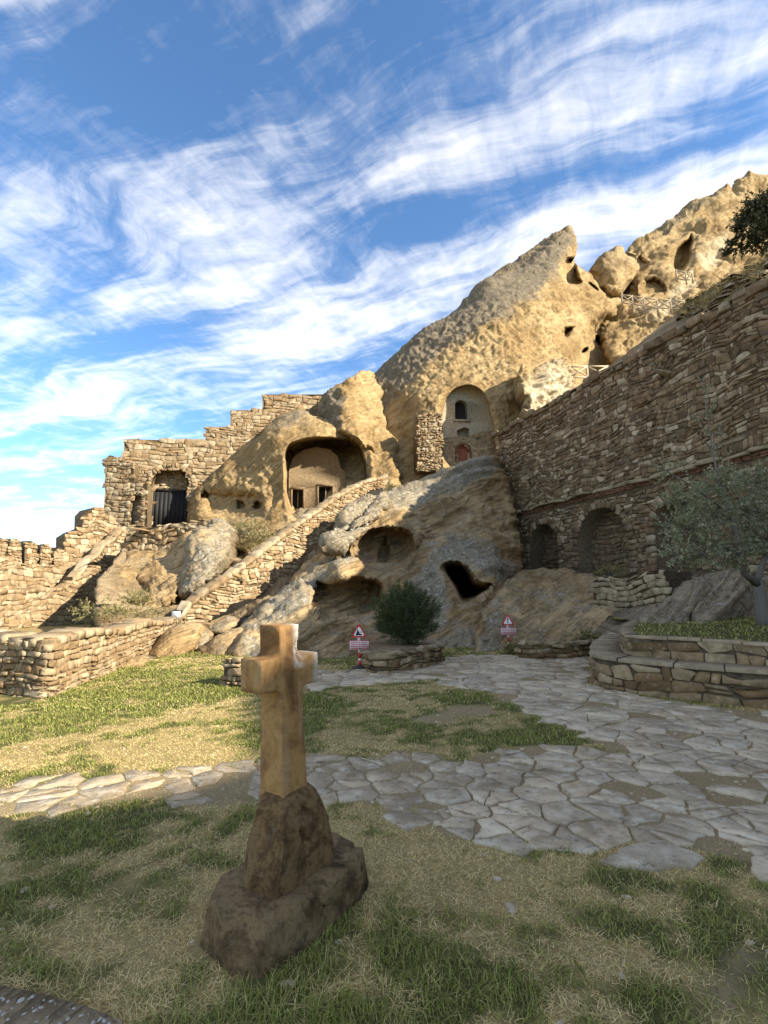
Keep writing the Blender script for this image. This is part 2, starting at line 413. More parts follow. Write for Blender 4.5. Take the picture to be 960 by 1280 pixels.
# ================================================================ rock relief builder
def tps(ctrl, X, Y):
    c = np.asarray(ctrl, float); n = len(c); p = c[:, :2] / 100.0
    def ph(r2): return .5 * r2 * np.log(r2 + 1e-9)
    K = ph(((p[:, None] - p[None]) ** 2).sum(-1)) + np.eye(n) * .02
    A = np.zeros((n + 3, n + 3)); A[:n, :n] = K; A[:n, n] = 1; A[:n, n + 1:] = p; A[n, :n] = 1; A[n + 1:, :n] = p.T
    wv = np.linalg.solve(A, np.concatenate([c[:, 2], [0, 0, 0]]))
    x, y = X / 100.0, Y / 100.0; o = wv[n] + wv[n + 1] * x + wv[n + 2] * y
    for i in range(n): o = o + wv[i] * ph((x - p[i, 0]) ** 2 + (y - p[i, 1]) ** 2)
    return o
def relief(name, outline, ctrl, mat, step=1.6, caves=(), amp=.3, freq=.5, octv=5, ridged=0.0, rfreq=1.3, strata=0.0, sfreq=1.0,
           rim=10, rimd=2.0, thick=4.0, crust=(), pale=(), cave_shade=(), seed=1, smooth=2, ragged=1.0, parent=None, crest=0.0, **kw):
    """a solid body of rock: the front is surveyed from traced outlines and surveyed distances, the back is closed behind it"""
    ol = smooth_poly(outline, smooth)
    ol = dense(ol, 4)
    ol = ol + ragged * np.stack([noise2(ol[:, 0] * .09, ol[:, 1] * .09, seed), noise2(ol[:, 0] * .09, ol[:, 1] * .09, seed + 9)], -1) * 3.0
    x0, y0 = ol.min(0) - step; x1, y1 = ol.max(0) + step
    gx = np.arange(x0, x1 + step, step); gy = np.arange(y0, y1 + step, step)
    X, Y = np.meshgrid(gx, gy)
    d, cx_, cy_ = sdf(ol, X, Y)
    ins = d > 0
    cell = ins[:-1, :-1] | ins[1:, :-1] | ins[:-1, 1:] | ins[1:, 1:]
    X = np.where(ins, X, cx_); Y = np.where(ins, Y, cy_); d = np.where(ins, d, 0)
    Z = tps(ctrl, X, Y)
    q = np.clip(1 - d / rim, 0, 1); Z = Z + rimd * (1 - np.sqrt(np.clip(1 - q * q * .98, 0, 1)))
    wob = 4.0 * noise2(X * .045, Y * .045, seed + 30)
    wob2 = 4.0 * noise2(X * .045, Y * .045, seed + 31)
    cavem = np.zeros(X.shape)
    for cv in caves:
        poly, dep, soft = cv[:3]; wb = cv[3] if len(cv) > 3 else .6
        cd, _, _ = sdf(smooth_poly(poly, 2), X + wob * wb, Y + wob2 * wb)
        k = sstep(0, soft, cd); Z = Z + dep * k * (1 if soft < 5 else (.55 + .45 * np.clip(cd / (soft * 2.5), 0, 1)))
        cavem = np.maximum(cavem, np.maximum(k * .5, (1 - sstep(soft / 2 + 1, soft / 2 + 6, np.abs(cd - soft / 2))) * min(1, dep / soft * 1.6)))
    V = P(X, Y, Z)
    # displace along normals
    def normals(V):
        du = np.gradient(V, axis=1); dv = np.gradient(V, axis=0); n = np.cross(du, dv)
        n /= np.linalg.norm(n, axis=-1, keepdims=True) + 1e-9
        return np.where((n[..., 1:2] > 0), -n, n)
    keep = np.clip(d / 3.0, .0, 1) ** .5
    N = normals(V); q3 = V * freq
    dis = amp * fbm(q3, octv + 1, seed, .57)
    if strata:
        bn = np.array([-math.sin(R(38)), .25, math.cos(R(38))]); bn /= np.linalg.norm(bn)
        s1 = V @ bn * sfreq + .6 * perlin(V * .25, seed + 5)
        z0 = np.zeros_like(s1)
        shp = lambda a: np.sign(a) * np.abs(a * 1.6) ** .48 * .6
        dis = dis + strata * (shp(perlin(np.stack([s1 * 1.0, V[..., 0] * .08, V[..., 1] * .08], -1), seed + 6)) + .6 * shp(perlin(np.stack([s1 * 2.7, V[..., 0] * .15, z0], -1), seed + 7)) + .3 * perlin(np.stack([s1 * 7.0, V[..., 0] * .4, z0], -1), seed + 8))
    if ridged:
        msk = np.clip(.5 + 1.6 * perlin(V * .13, seed + 12), .1, 1)
        dis = dis + ridged * msk * (fbm(V * rfreq, 3, seed + 3, .55, True) - .4)
    V = V + N * (dis * (.25 + .75 * keep) * (1 - .93 * cavem))[..., None]
    def paint(regs):
        a = np.zeros(X.shape)
        for poly, val, soft in regs:
            if poly is None: a = np.maximum(a, val); continue
            pd, _, _ = sdf(smooth_poly(poly, 2), X + 2 * wob, Y + 2 * wob2); a = np.maximum(a, val * sstep(-soft, soft, pd))
        return a
    cr_ = paint(crust)
    if crest:   # weathered crust on top of the beds
        cr_ = np.maximum(cr_, crest * sstep(.25, .8, normals(V)[..., 2]))
    idx = -np.ones(X.shape, int); used = np.zeros(X.shape, bool)
    for a, b in ((0, 0), (1, 0), (0, 1), (1, 1)):
        used[a:used.shape[0] - 1 + a, b:used.shape[1] - 1 + b] |= cell
    idx[used] = np.arange(used.sum()); n = used.sum()
    i00, i01, i10, i11 = idx[:-1, :-1][cell], idx[:-1, 1:][cell], idx[1:, :-1][cell], idx[1:, 1:][cell]
    Q = np.stack([i00, i10, i11, i01], -1)
    E = np.concatenate([Q[:, [0, 1]], Q[:, [1, 2]], Q[:, [2, 3]], Q[:, [3, 0]]])
    key = np.minimum(E[:, 0], E[:, 1]) * (n + 1) + np.maximum(E[:, 0], E[:, 1])
    uq, inv, cnt = np.unique(key, return_inverse=True, return_counts=True)
    B = E[cnt[inv] == 1]
    Vu = V[used]; bid = np.unique(B); mp = {b: i for i, b in enumerate(bid)}
    cen = Vu[bid].mean(0)
    back = Vu[bid] * .82 + cen * .18; back[:, 1] += thick
    bx = np.vectorize(mp.get)(B) + n if len(B) else B
    SQ = np.stack([B[:, 1], B[:, 0], bx[:, 0], bx[:, 1]], -1)
    ctr = n + len(bid)
    TR = np.stack([bx[:, 1], bx[:, 0], np.full(len(B), ctr)], -1)
    VV = np.vstack([Vu, back, (cen + [0, thick, 0])[None]])
    ext = lambda a, f=0.0: np.concatenate([a[used], np.full(len(bid) + 1, f)])
    return mesh_obj(name, VV, [Q, SQ, TR], mat, parent, {'crust': ext(cr_, .3), 'pale': ext(paint(pale)), 'cave_shade': ext(paint(cave_shade))}, True, **kw)

# ================================================================ masonry
class Path:
    """plan line of a wall: u runs along it, v is height, w stands out of its face"""
    def __init__(s, pts, flip=False):
        s.p = np.asarray(pts, float)[:, :2]; seg = np.diff(s.p, axis=0); s.l = np.hypot(seg[:, 0], seg[:, 1])
        s.u = np.concatenate([[0], np.cumsum(s.l)]); s.L = s.u[-1]; s.d = seg / s.l[:, None]
        s.n = np.stack([s.d[:, 1], -s.d[:, 0]], -1) * (-1 if flip else 1)
        vn = np.vstack([s.n[:1], (s.n[:-1] + s.n[1:]) / 2, s.n[-1:]]); s.vn = vn / np.linalg.norm(vn, axis=1, keepdims=True)
    def at(s, u, v, w):
        u = np.asarray(u, float); i = np.clip(np.searchsorted(s.u, u) - 1, 0, len(s.l) - 1)
        a = u - s.u[i]; p = s.p[i] + s.d[i] * a[..., None]
        f = np.clip(a / s.l[i], 0, 1)[..., None]; n = s.vn[i] * (1 - f) + s.vn[i + 1] * f
        p = p + n * np.asarray(w, float)[..., None]
        return np.concatenate([p, np.broadcast_to(np.asarray(v, float), u.shape)[..., None]], -1)
    def uv(s, px, py):
        """where the sight line through a photo pixel meets this (straight) wall"""
        r = ray(px, py); n = s.n[0]; t = (s.p[0] @ n) / (r[..., :2] @ n)
        q = r * t[..., None]; return np.stack([(q[..., :2] - s.p[0]) @ s.d[0], q[..., 2] + CAM_H], -1)
def pxuv(path, pts): return path.uv(np.array([p[0] for p in pts], float), np.array([p[1] for p in pts], float))

_ring = None
def stone_geo(path, C, proud, rng, rowvar=.5):
    """C (n,4,2): corners in (u,v). returns V (n,25,3) and face templates"""
    n = len(C); r = rng.uniform(.03, .22, (n, 4, 2, 1))
    nxt = np.roll(C, -1, 1); prv = np.roll(C, 1, 1)
    pts = np.stack([C + (prv - C) * r[:, :, 0], C + (nxt - C) * r[:, :, 1]], 2).reshape(n, 8, 2)
    cen = pts.mean(1, keepdims=True); sz = np.sqrt(np.abs((C[:, 2] - C[:, 0]).prod(-1)))[:, None]
    pts = pts + rng.normal(0, .05, pts.shape) * sz[..., None]
    inn = cen + (pts - cen) * rng.uniform(.88, .97, (n, 8, 1))
    pr = proud * rng.uniform(.45, 1.35, (n, 1))
    tilt = rng.normal(0, .5, (n, 1, 2)); rel = (inn - cen) / (sz[..., None] + 1e-6)
    w2 = pr * (1 + (rel * tilt).sum(-1)) * rng.uniform(.85, 1.1, (n, 8))
    uvw = np.concatenate([np.concatenate([pts, np.full((n, 8, 1), -.03)], -1), np.concatenate([pts, (pr * rng.uniform(.6, .95, (n, 8)))[..., None]], -1),
                          np.concatenate([inn, w2[..., None]], -1), np.concatenate([cen, (pr * rng.uniform(.95, 1.2, (n, 1)))[..., None]], -1)], 1)
    return path.at(uvw[..., 0], uvw[..., 1], uvw[..., 2])
SQ8 = np.array([[k * 8 + j, k * 8 + (j + 1) % 8, k * 8 + 8 + (j + 1) % 8, k * 8 + 8 + j] for k in (0, 1) for j in range(8)])
ST8 = np.array([[16 + j, 16 + (j + 1) % 8, 24] for j in range(8)])
def put_stones(parent, V, rnd, mat, minpx=8.5, maxparts=300, name='stone', stuffname='small_stones', base=0):
    """largest stones become parts of their own, the rest one joined part"""
    n = len(V)
    if n == 0: return
    # outward winding
    nrm = np.cross(V[:, 17] - V[:, 16], V[:, 24] - V[:, 16]); fl = (nrm * (V[:, 24] - V[:, :8].mean(1))).sum(-1).mean() < 0
    Q, T = (SQ8[:, ::-1], ST8[:, ::-1]) if fl else (SQ8, ST8)
    pp = proj(V[:, 8:16]); ext = np.maximum(np.ptp(pp[..., 0], axis=1), np.ptp(pp[..., 1], axis=1))
    c = pp.mean(1); vis = (c[:, 0] > -20) & (c[:, 0] < 980) & (c[:, 1] > -20) & (c[:, 1] < 1300)
    order = np.argsort(-ext * vis); sel = [i for i in order[:maxparts] if ext[i] >= minpx and vis[i]]
    for i in sel:
        mesh_obj(name, V[i], [Q, T], mat, parent, {'rnd': np.full(25, rnd[i])})
    rest = np.setdiff1d(np.arange(n), sel)
    if len(rest):
        off = (np.arange(len(rest)) * 25)[:, None, None]
        mesh_obj(stuffname, V[rest].reshape(-1, 3), [(Q[None] + off).reshape(-1, 4), (T[None] + off).reshape(-1, 3)], mat, parent, {'rnd': np.repeat(rnd[rest], 25)}, kind='stuff')
def in_poly(poly, U, V): return sdf(poly, U, V)[0]
def masonry(parent, path, poly, mat, ch=(.14, .24), cw=(.22, .6), holes=(), proud=.03, gap=.009, seed=1, wave=.06, tone=(0, 1), split=.16, **kw):
    rng = np.random.default_rng(seed); poly = np.asarray(poly, float)
    u0, v0 = poly.min(0); u1, v1 = poly.max(0); C = []
    v = v0 - .05
    while v < v1:
        h = rng.uniform(*ch); u = u0 - rng.uniform(0, cw[1])
        while u < u1:
            wd = rng.uniform(*cw) * (1.0 if rng.random() > .12 else 1.4)
            b = [(u, v), (u + wd, v), (u + wd, v + h), (u, v + h)]
            if rng.random() < split:
                k = v + h * rng.uniform(.38, .62); e = u + wd * rng.uniform(.4, .6)
                if rng.random() < .5: C += [[(u, v), (u + wd, v), (u + wd, k), (u, k)], [(u, k), (u + wd, k), (u + wd, v + h), (u, v + h)]]
                else: C += [[(u, v), (e, v), (e, v + h), (u, v + h)], [(e, v), (u + wd, v), (u + wd, v + h), (e, v + h)]]
            else: C.append(b)
            u += wd
        v += h
    C = np.array(C, float)
    hh = (ch[0] + ch[1]) / 2
    jv = fbm(np.stack([C[..., 0] * .55, C[..., 1] * .35, np.full(C.shape[:2], seed * .71)], -1), 3, seed) * wave * 2 + fbm(np.stack([C[..., 0] * 2.6, C[..., 1] * 2.6, np.full(C.shape[:2], seed * .3)], -1), 2, seed + 2) * hh * .55
    ju = fbm(np.stack([C[..., 0] * 2.6, C[..., 1] * 2.6, np.full(C.shape[:2], seed * .5 + 4)], -1), 2, seed + 4) * hh * .8
    C[..., 1] += jv; C[..., 0] += ju
    cen = C.mean(1, keepdims=True); sz = np.abs(C[:, 2] - C[:, 0])
    C = cen + (C - cen) * (1 - 2 * gap / np.maximum(sz, .05))[:, None]
    m = in_poly(poly, cen[:, 0, 0], cen[:, 0, 1]) > 0
    for h in holes: m &= in_poly(h, cen[:, 0, 0], cen[:, 0, 1]) < sz.min(-1) * .35
    C = C[m]
    rnd = np.clip(rng.uniform(tone[0], tone[1], len(C)), .01, .99)
    V = stone_geo(path, C, proud, rng)
    put_stones(parent, V, rnd, mat, **kw)
def wall_core(parent, path, poly, thick, mat, holes=(), hole_depth=.6, name='wall_core', inset=.0, hole_mat=None, backs=True):
    """solid body of the wall with real recesses"""
    poly = np.asarray(poly, float); loops = [poly] + [np.asarray(h, float) for h in holes]
    allp = np.vstack(loops); n = len(allp)
    tris = np.array(tessellate_polygon([[Vector((a, b, 0)) for a, b in l] for l in loops]))
    V = np.vstack([path.at(allp[:, 0], allp[:, 1], np.zeros(n)), path.at(poly[:, 0], poly[:, 1], np.full(len(poly), -thick))])
    m = len(poly); F4 = [[i, (i + 1) % m, n + (i + 1) % m, n + i] for i in range(m)]
    bt = np.array(tessellate_polygon([[Vector((a, b, 0)) for a, b in poly]])) + n
    o = m; extra = []; k = len(V)
    F3 = [tris, bt]
    for h in loops[1:]:
        hv = path.at(h[:, 0], h[:, 1], np.full(len(h), -hole_depth)); extra.append(hv); L = len(h)
        F4 += [[o + i, o + (i + 1) % L, k + (i + 1) % L, k + i] for i in range(L)]
        if backs: F3.append(np.array(tessellate_polygon([[Vector((a, b, 0)) for a, b in h]])) + k)
        o += L; k += L
    if extra: V = np.vstack([V] + extra)
    return mesh_obj(name, V, [np.vstack(F3), np.array(F4)], mat, parent)
def arch_uv(ul, ur, vb, vc, k=14, rise=None):
    """outline of an arched opening"""
    if ul > ur: ul, ur = ur, ul
    c, hw = (ul + ur) / 2, (ur - ul) / 2; rise = min(rise or hw, (vc - vb) * .8); vs = vc - rise
    a = np.linspace(0, math.pi, k)
    return np.array([[ul, vb], [ur, vb]] + [[c + hw * math.cos(t), vs + rise * math.sin(t)] for t in a])
def voussoirs(parent, path, ul, ur, vb, vc, mat, n=15, ring=.3, proud=.05, seed=1, rise=None, legs=True, w0=0.0, **kw):
    rng = np.random.default_rng(seed)
    if ul > ur: ul, ur = ur, ul
    c, hw = (ul + ur) / 2, (ur - ul) / 2; rise = min(rise or hw, (vc - vb) * .8); vs = vc - rise; C = []
    for i in range(n):
        a0, a1 = math.pi * (i + .04) / n, math.pi * (i + .96) / n; o = ring * rng.uniform(.85, 1.15)
        q = lambda t, e: (c + (hw + e) * math.cos(t), vs + (rise + e) * math.sin(t))
        C.append([q(a0, .01), q(a0, o), q(a1, o), q(a1, .01)])
    if legs:
        for s in (-1, 1):
            v = vb
            while v < vs - .05:
                h = rng.uniform(.16, .30); h = min(h, vs - v); o = ring * rng.uniform(.8, 1.5); b = c + s * (hw + .01)
                e = b + s * o; C.append([(min(b, e), v + .01), (max(b, e), v + .01), (max(b, e), v + h - .01), (min(b, e), v + h - .01)]); v += h
    C = np.array(C)
    V = stone_geo(path, C, proud, rng)
    put_stones(parent, V, rng.uniform(.01, .99, len(C)), mat, **kw)

# ================================================================ ground, path and lawn
def gp(pts, z=0.0): return np.array([G(float(a), float(b), z)[:2] for a, b in pts])
PATH_MAIN = gp([(535, 826), (560, 821), (640, 818), (738, 820), (744, 858), (800, 872), (960, 893), (1040, 905), (1250, 940), (1250, 1180), (1060, 1140), (960, 1090), (880, 1068), (800, 1062), (700, 1066), (600, 1052),
                (540, 1036), (505, 1010), (520, 975), (560, 950), (640, 935), (740, 932), (715, 914), (665, 892), (612, 868), (560, 856)])
PATH_LEFT = gp([(-260, 1000), (-40, 985), (60, 974), (170, 966), (300, 958), (400, 946), (500, 940), (570, 935), (620, 985), (560, 1040), (480, 1014), (390, 1006), (300, 1004), (180, 1010), (60, 1016), (-40, 1018), (-260, 1035)])
PATH_FAR = gp([(374, 862), (380, 842), (440, 838), (540, 832), (600, 828), (600, 846), (540, 850), (470, 856)])
DIRT = [gp([(500, 905), (560, 880), (640, 872), (625, 893), (560, 905)]), gp([(840, 1180), (920, 1160), (990, 1200), (1000, 1290), (870, 1290)]), gp([(925, 935), (1000, 930), (1000, 960), (940, 965)])]
GREEN = [(gp([(-60, 905), (60, 878), (180, 850), (300, 842), (330, 862), (240, 890), (120, 915), (0, 935)]), .55), (gp([(-60, 1230), (60, 1215), (160, 1235), (420, 1200), (470, 1130), (500, 1100), (520, 1200), (420, 1330), (-60, 1400)]), .45),
         (gp([(610, 868), (680, 890), (760, 930), (720, 940), (650, 905), (600, 880)]), .45)]
def lawn_masks(x, y):
    pm = np.maximum(sdf(PATH_MAIN, x, y)[0], sdf(PATH_FAR, x, y)[0]); pl = sdf(PATH_LEFT, x, y)[0]
    wob = .22 * noise2(x * 1.7, y * 1.7, 4)
    dirt = np.maximum(sstep(-.15, .25, pm + wob), .85 * sstep(-.1, .2, pl + wob))
    for d in DIRT: dirt = np.maximum(dirt, .95 * sstep(-.15, .3, sdf(d, x, y)[0] + wob))
    green = .40 + .65 * noise2(x * .9, y * .9, 8, 4) + .75 * noise2(x * 5.5, y * 5.5, 9, 3)
    for d, v in GREEN: green = green + v * sstep(-.4, .5, sdf(d, x, y)[0] + wob)
    strw = sdf(gp([(-60, 930), (120, 922), (320, 905), (320, 955), (150, 965), (-60, 975)]), x, y)[0]
    strw2 = sdf(gp([(400, 1010), (640, 1050), (960, 1100), (1000, 1300), (640, 1290), (480, 1150)]), x, y)[0]
    green = green - .22 * sstep(-.3, .4, strw + wob) - .20 * sstep(-.2, .5, strw2 + wob)
    return np.clip(dirt, 0, 1), np.clip(green, 0, 1)
def ground_z(x, y): return .010 * noise2(x * .8, y * .8, 21)
def axis(a, b, d, far):
    c = np.arange(a, b + d, d); k = []; s = d; v = 0.0
    while v < far: s *= 1.35; v += s; k.append(v)
    return np.concatenate([a - np.array(k[::-1]), c, b + np.array(k)])
gx, gy = axis(-8, 10, .12, 900), axis(-1, 16, .12, 900)
GX, GY = np.meshgrid(gx, gy); inner = (GX > -9) & (GX < 11) & (GY > -2) & (GY < 17)
GZ = np.where(inner, ground_z(GX, GY), 0)
dm, gm = lawn_masks(GX.ravel(), GY.ravel())
ii = np.arange(GX.size).reshape(GX.shape)
mesh_obj('ground', np.stack([GX, GY, GZ], -1).reshape(-1, 3), [np.stack([ii[:-1, :-1], ii[:-1, 1:], ii[1:, 1:], ii[1:, :-1]], -1).reshape(-1, 4)], M_GROUND, None,
         {'dirt': dm, 'green': gm}, True, kind='structure', origin=(0, 0, 0))

# flagstones: split stone slabs fitted like a crazy paving
def clip_half(poly, m, n):
    out = []; k = len(poly)
    for i in range(k):
        a, b = poly[i], poly[(i + 1) % k]; da, db = (a - m) @ n, (b - m) @ n
        if da <= 0: out.append(a)
        if (da < 0) != (db < 0) and abs(da - db) > 1e-12: out.append(a + (b - a) * da / (da - db))
    return out
def voronoi(seeds, ax=1.0):
    s = np.asarray(seeds, float); cells = []
    for i, c in enumerate(s):
        d = np.hypot(*(s - c).T); nb = np.argsort(d)[1:26]
        poly = [c + np.array(q) for q in ((-1.0, -1.0), (1.0, -1.0), (1.0, 1.0), (-1.0, 1.0))]
        for j in nb:
            poly = clip_half(poly, (c + s[j]) / 2, (s[j] - c) / np.linalg.norm(s[j] - c))
            if len(poly) < 3: break
        cells.append(np.array(poly) if len(poly) >= 3 else None)
    return cells
rng = np.random.default_rng(11)
path_root = thing('path', (0, 6, 0), kind='structure')
seeds = []
allp = np.vstack([PATH_MAIN, PATH_LEFT, PATH_FAR]); lo, hi = allp.min(0) - .6, allp.max(0) + .6
cand = rng.uniform(lo, hi, (30000, 2))
for c in cand:
    r = .30 + .052 * max(0, c[1] - 3.4) if c[1] < 7 else .44
    r *= rng.uniform(.36, 1.0)
    if all(((c[0] - q[0]) / 1.7) ** 2 + (c[1] - q[1]) ** 2 > (r) ** 2 for q in seeds): seeds.append(c)
    if len(seeds) > 1500: break
seeds = np.array(seeds); cells = voronoi(seeds)
pm = np.maximum(sdf(PATH_MAIN, seeds[:, 0], seeds[:, 1])[0], sdf(PATH_FAR, seeds[:, 0], seeds[:, 1])[0]); pl = sdf(PATH_LEFT, seeds[:, 0], seeds[:, 1])[0]
TURF_GAP = gp([(770, 985), (830, 960), (960, 950), (980, 1000), (880, 1010), (800, 1005)])
flags = []
for i, cell in enumerate(cells):
    if cell is None or len(cell) < 3: continue
    inside = pm[i] > -.03 or pl[i] > -.02
    if not inside: continue
    edge = max(pm[i], pl[i])
    if rng.random() < (.35 if edge < .12 else .025): continue
    if sdf(TURF_GAP, seeds[i:i+1, 0], seeds[i:i+1, 1])[0][0] > 0 and rng.random() < .4: continue
    if pm[i] < 0 and pl[i] > 0 and rng.random() < .18: continue
    dz_ = -.0065 if pl[i] > pm[i] else .002
    if rng.random() < .38 and len(cell) >= 4:   # some slabs are cracked or cut in two
        cc_ = cell.mean(0) + rng.normal(0, .03, 2); an = rng.uniform(0, math.pi); nn_ = np.array([math.cos(an), math.sin(an) * 1.6]); nn_ /= np.linalg.norm(nn_)
        for sg in (1, -1):
            h_ = clip_half(list(cell), cc_, nn_ * sg)
            if len(h_) >= 3: flags.append((np.array(h_), dz_, pl[i] > pm[i]))
    else: flags.append((cell, dz_, pl[i] > pm[i]))
OX0, OY0, OD = -8.0, 1.0, .02; OCC = np.zeros((700, 1000), bool)
def occupy(a):
    i0, j0 = np.floor((a.min(0) - [OX0, OY0]) / OD).astype(int); i1, j1 = np.ceil((a.max(0) - [OX0, OY0]) / OD).astype(int)
    i0, j0 = max(i0, 0), max(j0, 0); i1, j1 = min(i1, 999), min(j1, 699)
    if i1 <= i0 or j1 <= j0: return
    X_, Y_ = np.meshgrid(OX0 + (np.arange(i0, i1) + .5) * OD, OY0 + (np.arange(j0, j1) + .5) * OD); OCC[j0:j1, i0:i1] |= sdf(a, X_, Y_)[0] > .006
def on_flag(x, y):
    i, j = ((x - OX0) / OD).astype(int), ((y - OY0) / OD).astype(int); ok = (i >= 0) & (i < 1000) & (j >= 0) & (j < 700)
    return ok & OCC[np.clip(j, 0, 699), np.clip(i, 0, 999)]
def flagstone(cell, dz, name='flagstone', parent=path_root, mat=M_FLAG, h=.012, gap=.012, tone=None):
    c = cell.mean(0); a = cell + (c - cell) * (gap / (np.linalg.norm(cell - c, axis=1, keepdims=True) + 1e-6))
    nxt = np.roll(a, -1, 0); pts = []
    for p, q in zip(a, nxt):
        L = np.linalg.norm(q - p)
        pts.append(p + (q - p) * .035)
        for t in ((.36, .66) if L > .22 else (.5,)):
            nn = np.array([q[1] - p[1], p[0] - q[0]]) / (L + 1e-6); pts.append(p + (q - p) * (t + rng.normal(0, .04)) + nn * rng.normal(-.03, .09) * min(L, .35) * .6)
        pts.append(p + (q - p) * .965)
    a = np.array(pts); n = len(a); occupy(a); z = h * rng.uniform(.5, 1.25) + dz + ground_z(c[:1], c[1:])[0]; tl = rng.normal(0, .005, 2)
    top = z + (a - c) @ tl
    inn = c + (a - c) * .975
    V = np.vstack([np.c_[a, np.full(n, -.05)], np.c_[a, top - .004], np.c_[inn, z + (inn - c) @ tl + rng.normal(0, .0012, n)], [[*c, z]]])
    Q = [[k * n + j, k * n + (j + 1) % n, (k + 1) * n + (j + 1) % n, (k + 1) * n + j] for k in (0, 1) for j in range(n)]
    T = [[2 * n + j, 2 * n + (j + 1) % n, 3 * n] for j in range(n)]
    return mesh_obj(name, V, [Q, T], mat, parent, {'rnd': np.full(3 * n + 1, rng.uniform(.03, .97) if tone is None else tone)})
vis = []
for cell, dz, lf in flags:
    q = proj(np.c_[cell, np.zeros(len(cell))]); 
    if q[:, 0].max() < -250 or q[:, 0].min() > 1200: continue
    vis.append((np.ptp(q[:, 0]) * np.ptp(q[:, 1]), cell, dz, float(rng.choice([.05, .10, .16, .88])) if lf else None))
vis.sort(key=lambda t: -t[0])
for a, cell, dz, tn in vis[:300]: flagstone(cell, dz, tone=tn)
if len(vis) > 300:
    tmp = [flagstone(cell, dz, tone=tn) for a, cell, dz, tn in vis[300:]]
    VV, F3, F4, rr, o = [], [], [], [], 0
    for ob in tmp:
        me = ob.data; v = np.array([x.co for x in me.vertices]) + world_loc(ob); VV.append(v)
        rr += [me.attributes['rnd'].data[0].value] * len(v)
        for pgn in me.polygons: (F4 if len(pgn.vertices) == 4 else F3).append([o + k for k in pgn.vertices])
        o += len(v)
    for ob in tmp: me = ob.data; bpy.data.objects.remove(ob); bpy.data.meshes.remove(me)
    mesh_obj('small_flagstones', np.vstack(VV), [F4, F3], M_FLAG, path_root, {'rnd': rr}, kind='stuff')
# two lone slabs let into the lawn
for pts, tn in (([(752, 1082), (775, 1062), (830, 1052), (885, 1075), (870, 1088), (800, 1090)], .48), ([(655, 1062), (672, 1046), (715, 1052), (712, 1064)], .9), ([(935, 1075), (1000, 1070), (1010, 1110), (950, 1105)], .3)):
    flagstone(gp(pts), .006, tone=tn)

# ================================================================ the rock
# hillside bank above the long wall: lies behind its top and carries on out of frame
D0, SL = 15.5, .321
def wallx(y): return D0 - SL * y
WALL_TOP = 10.55
ys = np.arange(-45, 28.1, .4)
ss = np.array([-.1, .25, .6, 1.0, 1.5, 2.0, 2.6, 3.2, 3.9, 4.6, 5.2, 5.8, 6.5, 7.4, 8.6, 10.5, 14, 20, 30, 50])
Yb, Sb = np.meshgrid(ys, ss, indexing='ij')
crest = np.interp(Yb, [-45, -14, -11.4, -10.6, -10, -9.2, -8, -2.4, 3, 12, 16, 20, 24, 27, 31], [21, 18.8, 17.6, 17.2, 17.15, 16.5, 15.8, 15.7, 15.2, 14.9, 15.0, 15.3, 14.3, 12.4, 11.2]) + (.03 + .27 * sstep(0, 10, Yb)) * noise2(Yb * .5, Sb * .1, 3)
t_ = np.clip(Sb / 5.8, 0, 1); prof = np.where(t_ < 1, t_ ** 1.12, 1)
Zb = WALL_TOP - .12 + (crest - WALL_TOP) * prof + np.clip(Sb - 5.8, 0, 50) * .05
Zb += (.22 * noise2(Yb * .7, Sb * .7, 5, 4) + .12 * noise2(Yb * 2.2, Sb * 2.2, 6, 3)) * sstep(0, 1.2, Sb) * (1 - .9 * sstep(4.8, 5.8, Sb) * (Yb < 4)) - .9 * sstep(6, 12, Sb) * sstep(0, 1, Sb)
VB = np.stack([wallx(Yb) + Sb * .955, Yb + Sb * .30, Zb], -1)
ii = np.arange(Yb.size).reshape(Yb.shape); nb_ = Yb.size
mesh_obj('hillside', VB.reshape(-1, 3), [np.stack([ii[:-1, :-1], ii[1:, :-1], ii[1:, 1:], ii[:-1, 1:]], -1).reshape(-1, 4)], M_SOIL, None,
         {'crust': np.full(nb_, .25), 'pale': np.zeros(nb_), 'cave_shade': np.zeros(nb_)}, True, kind='structure')

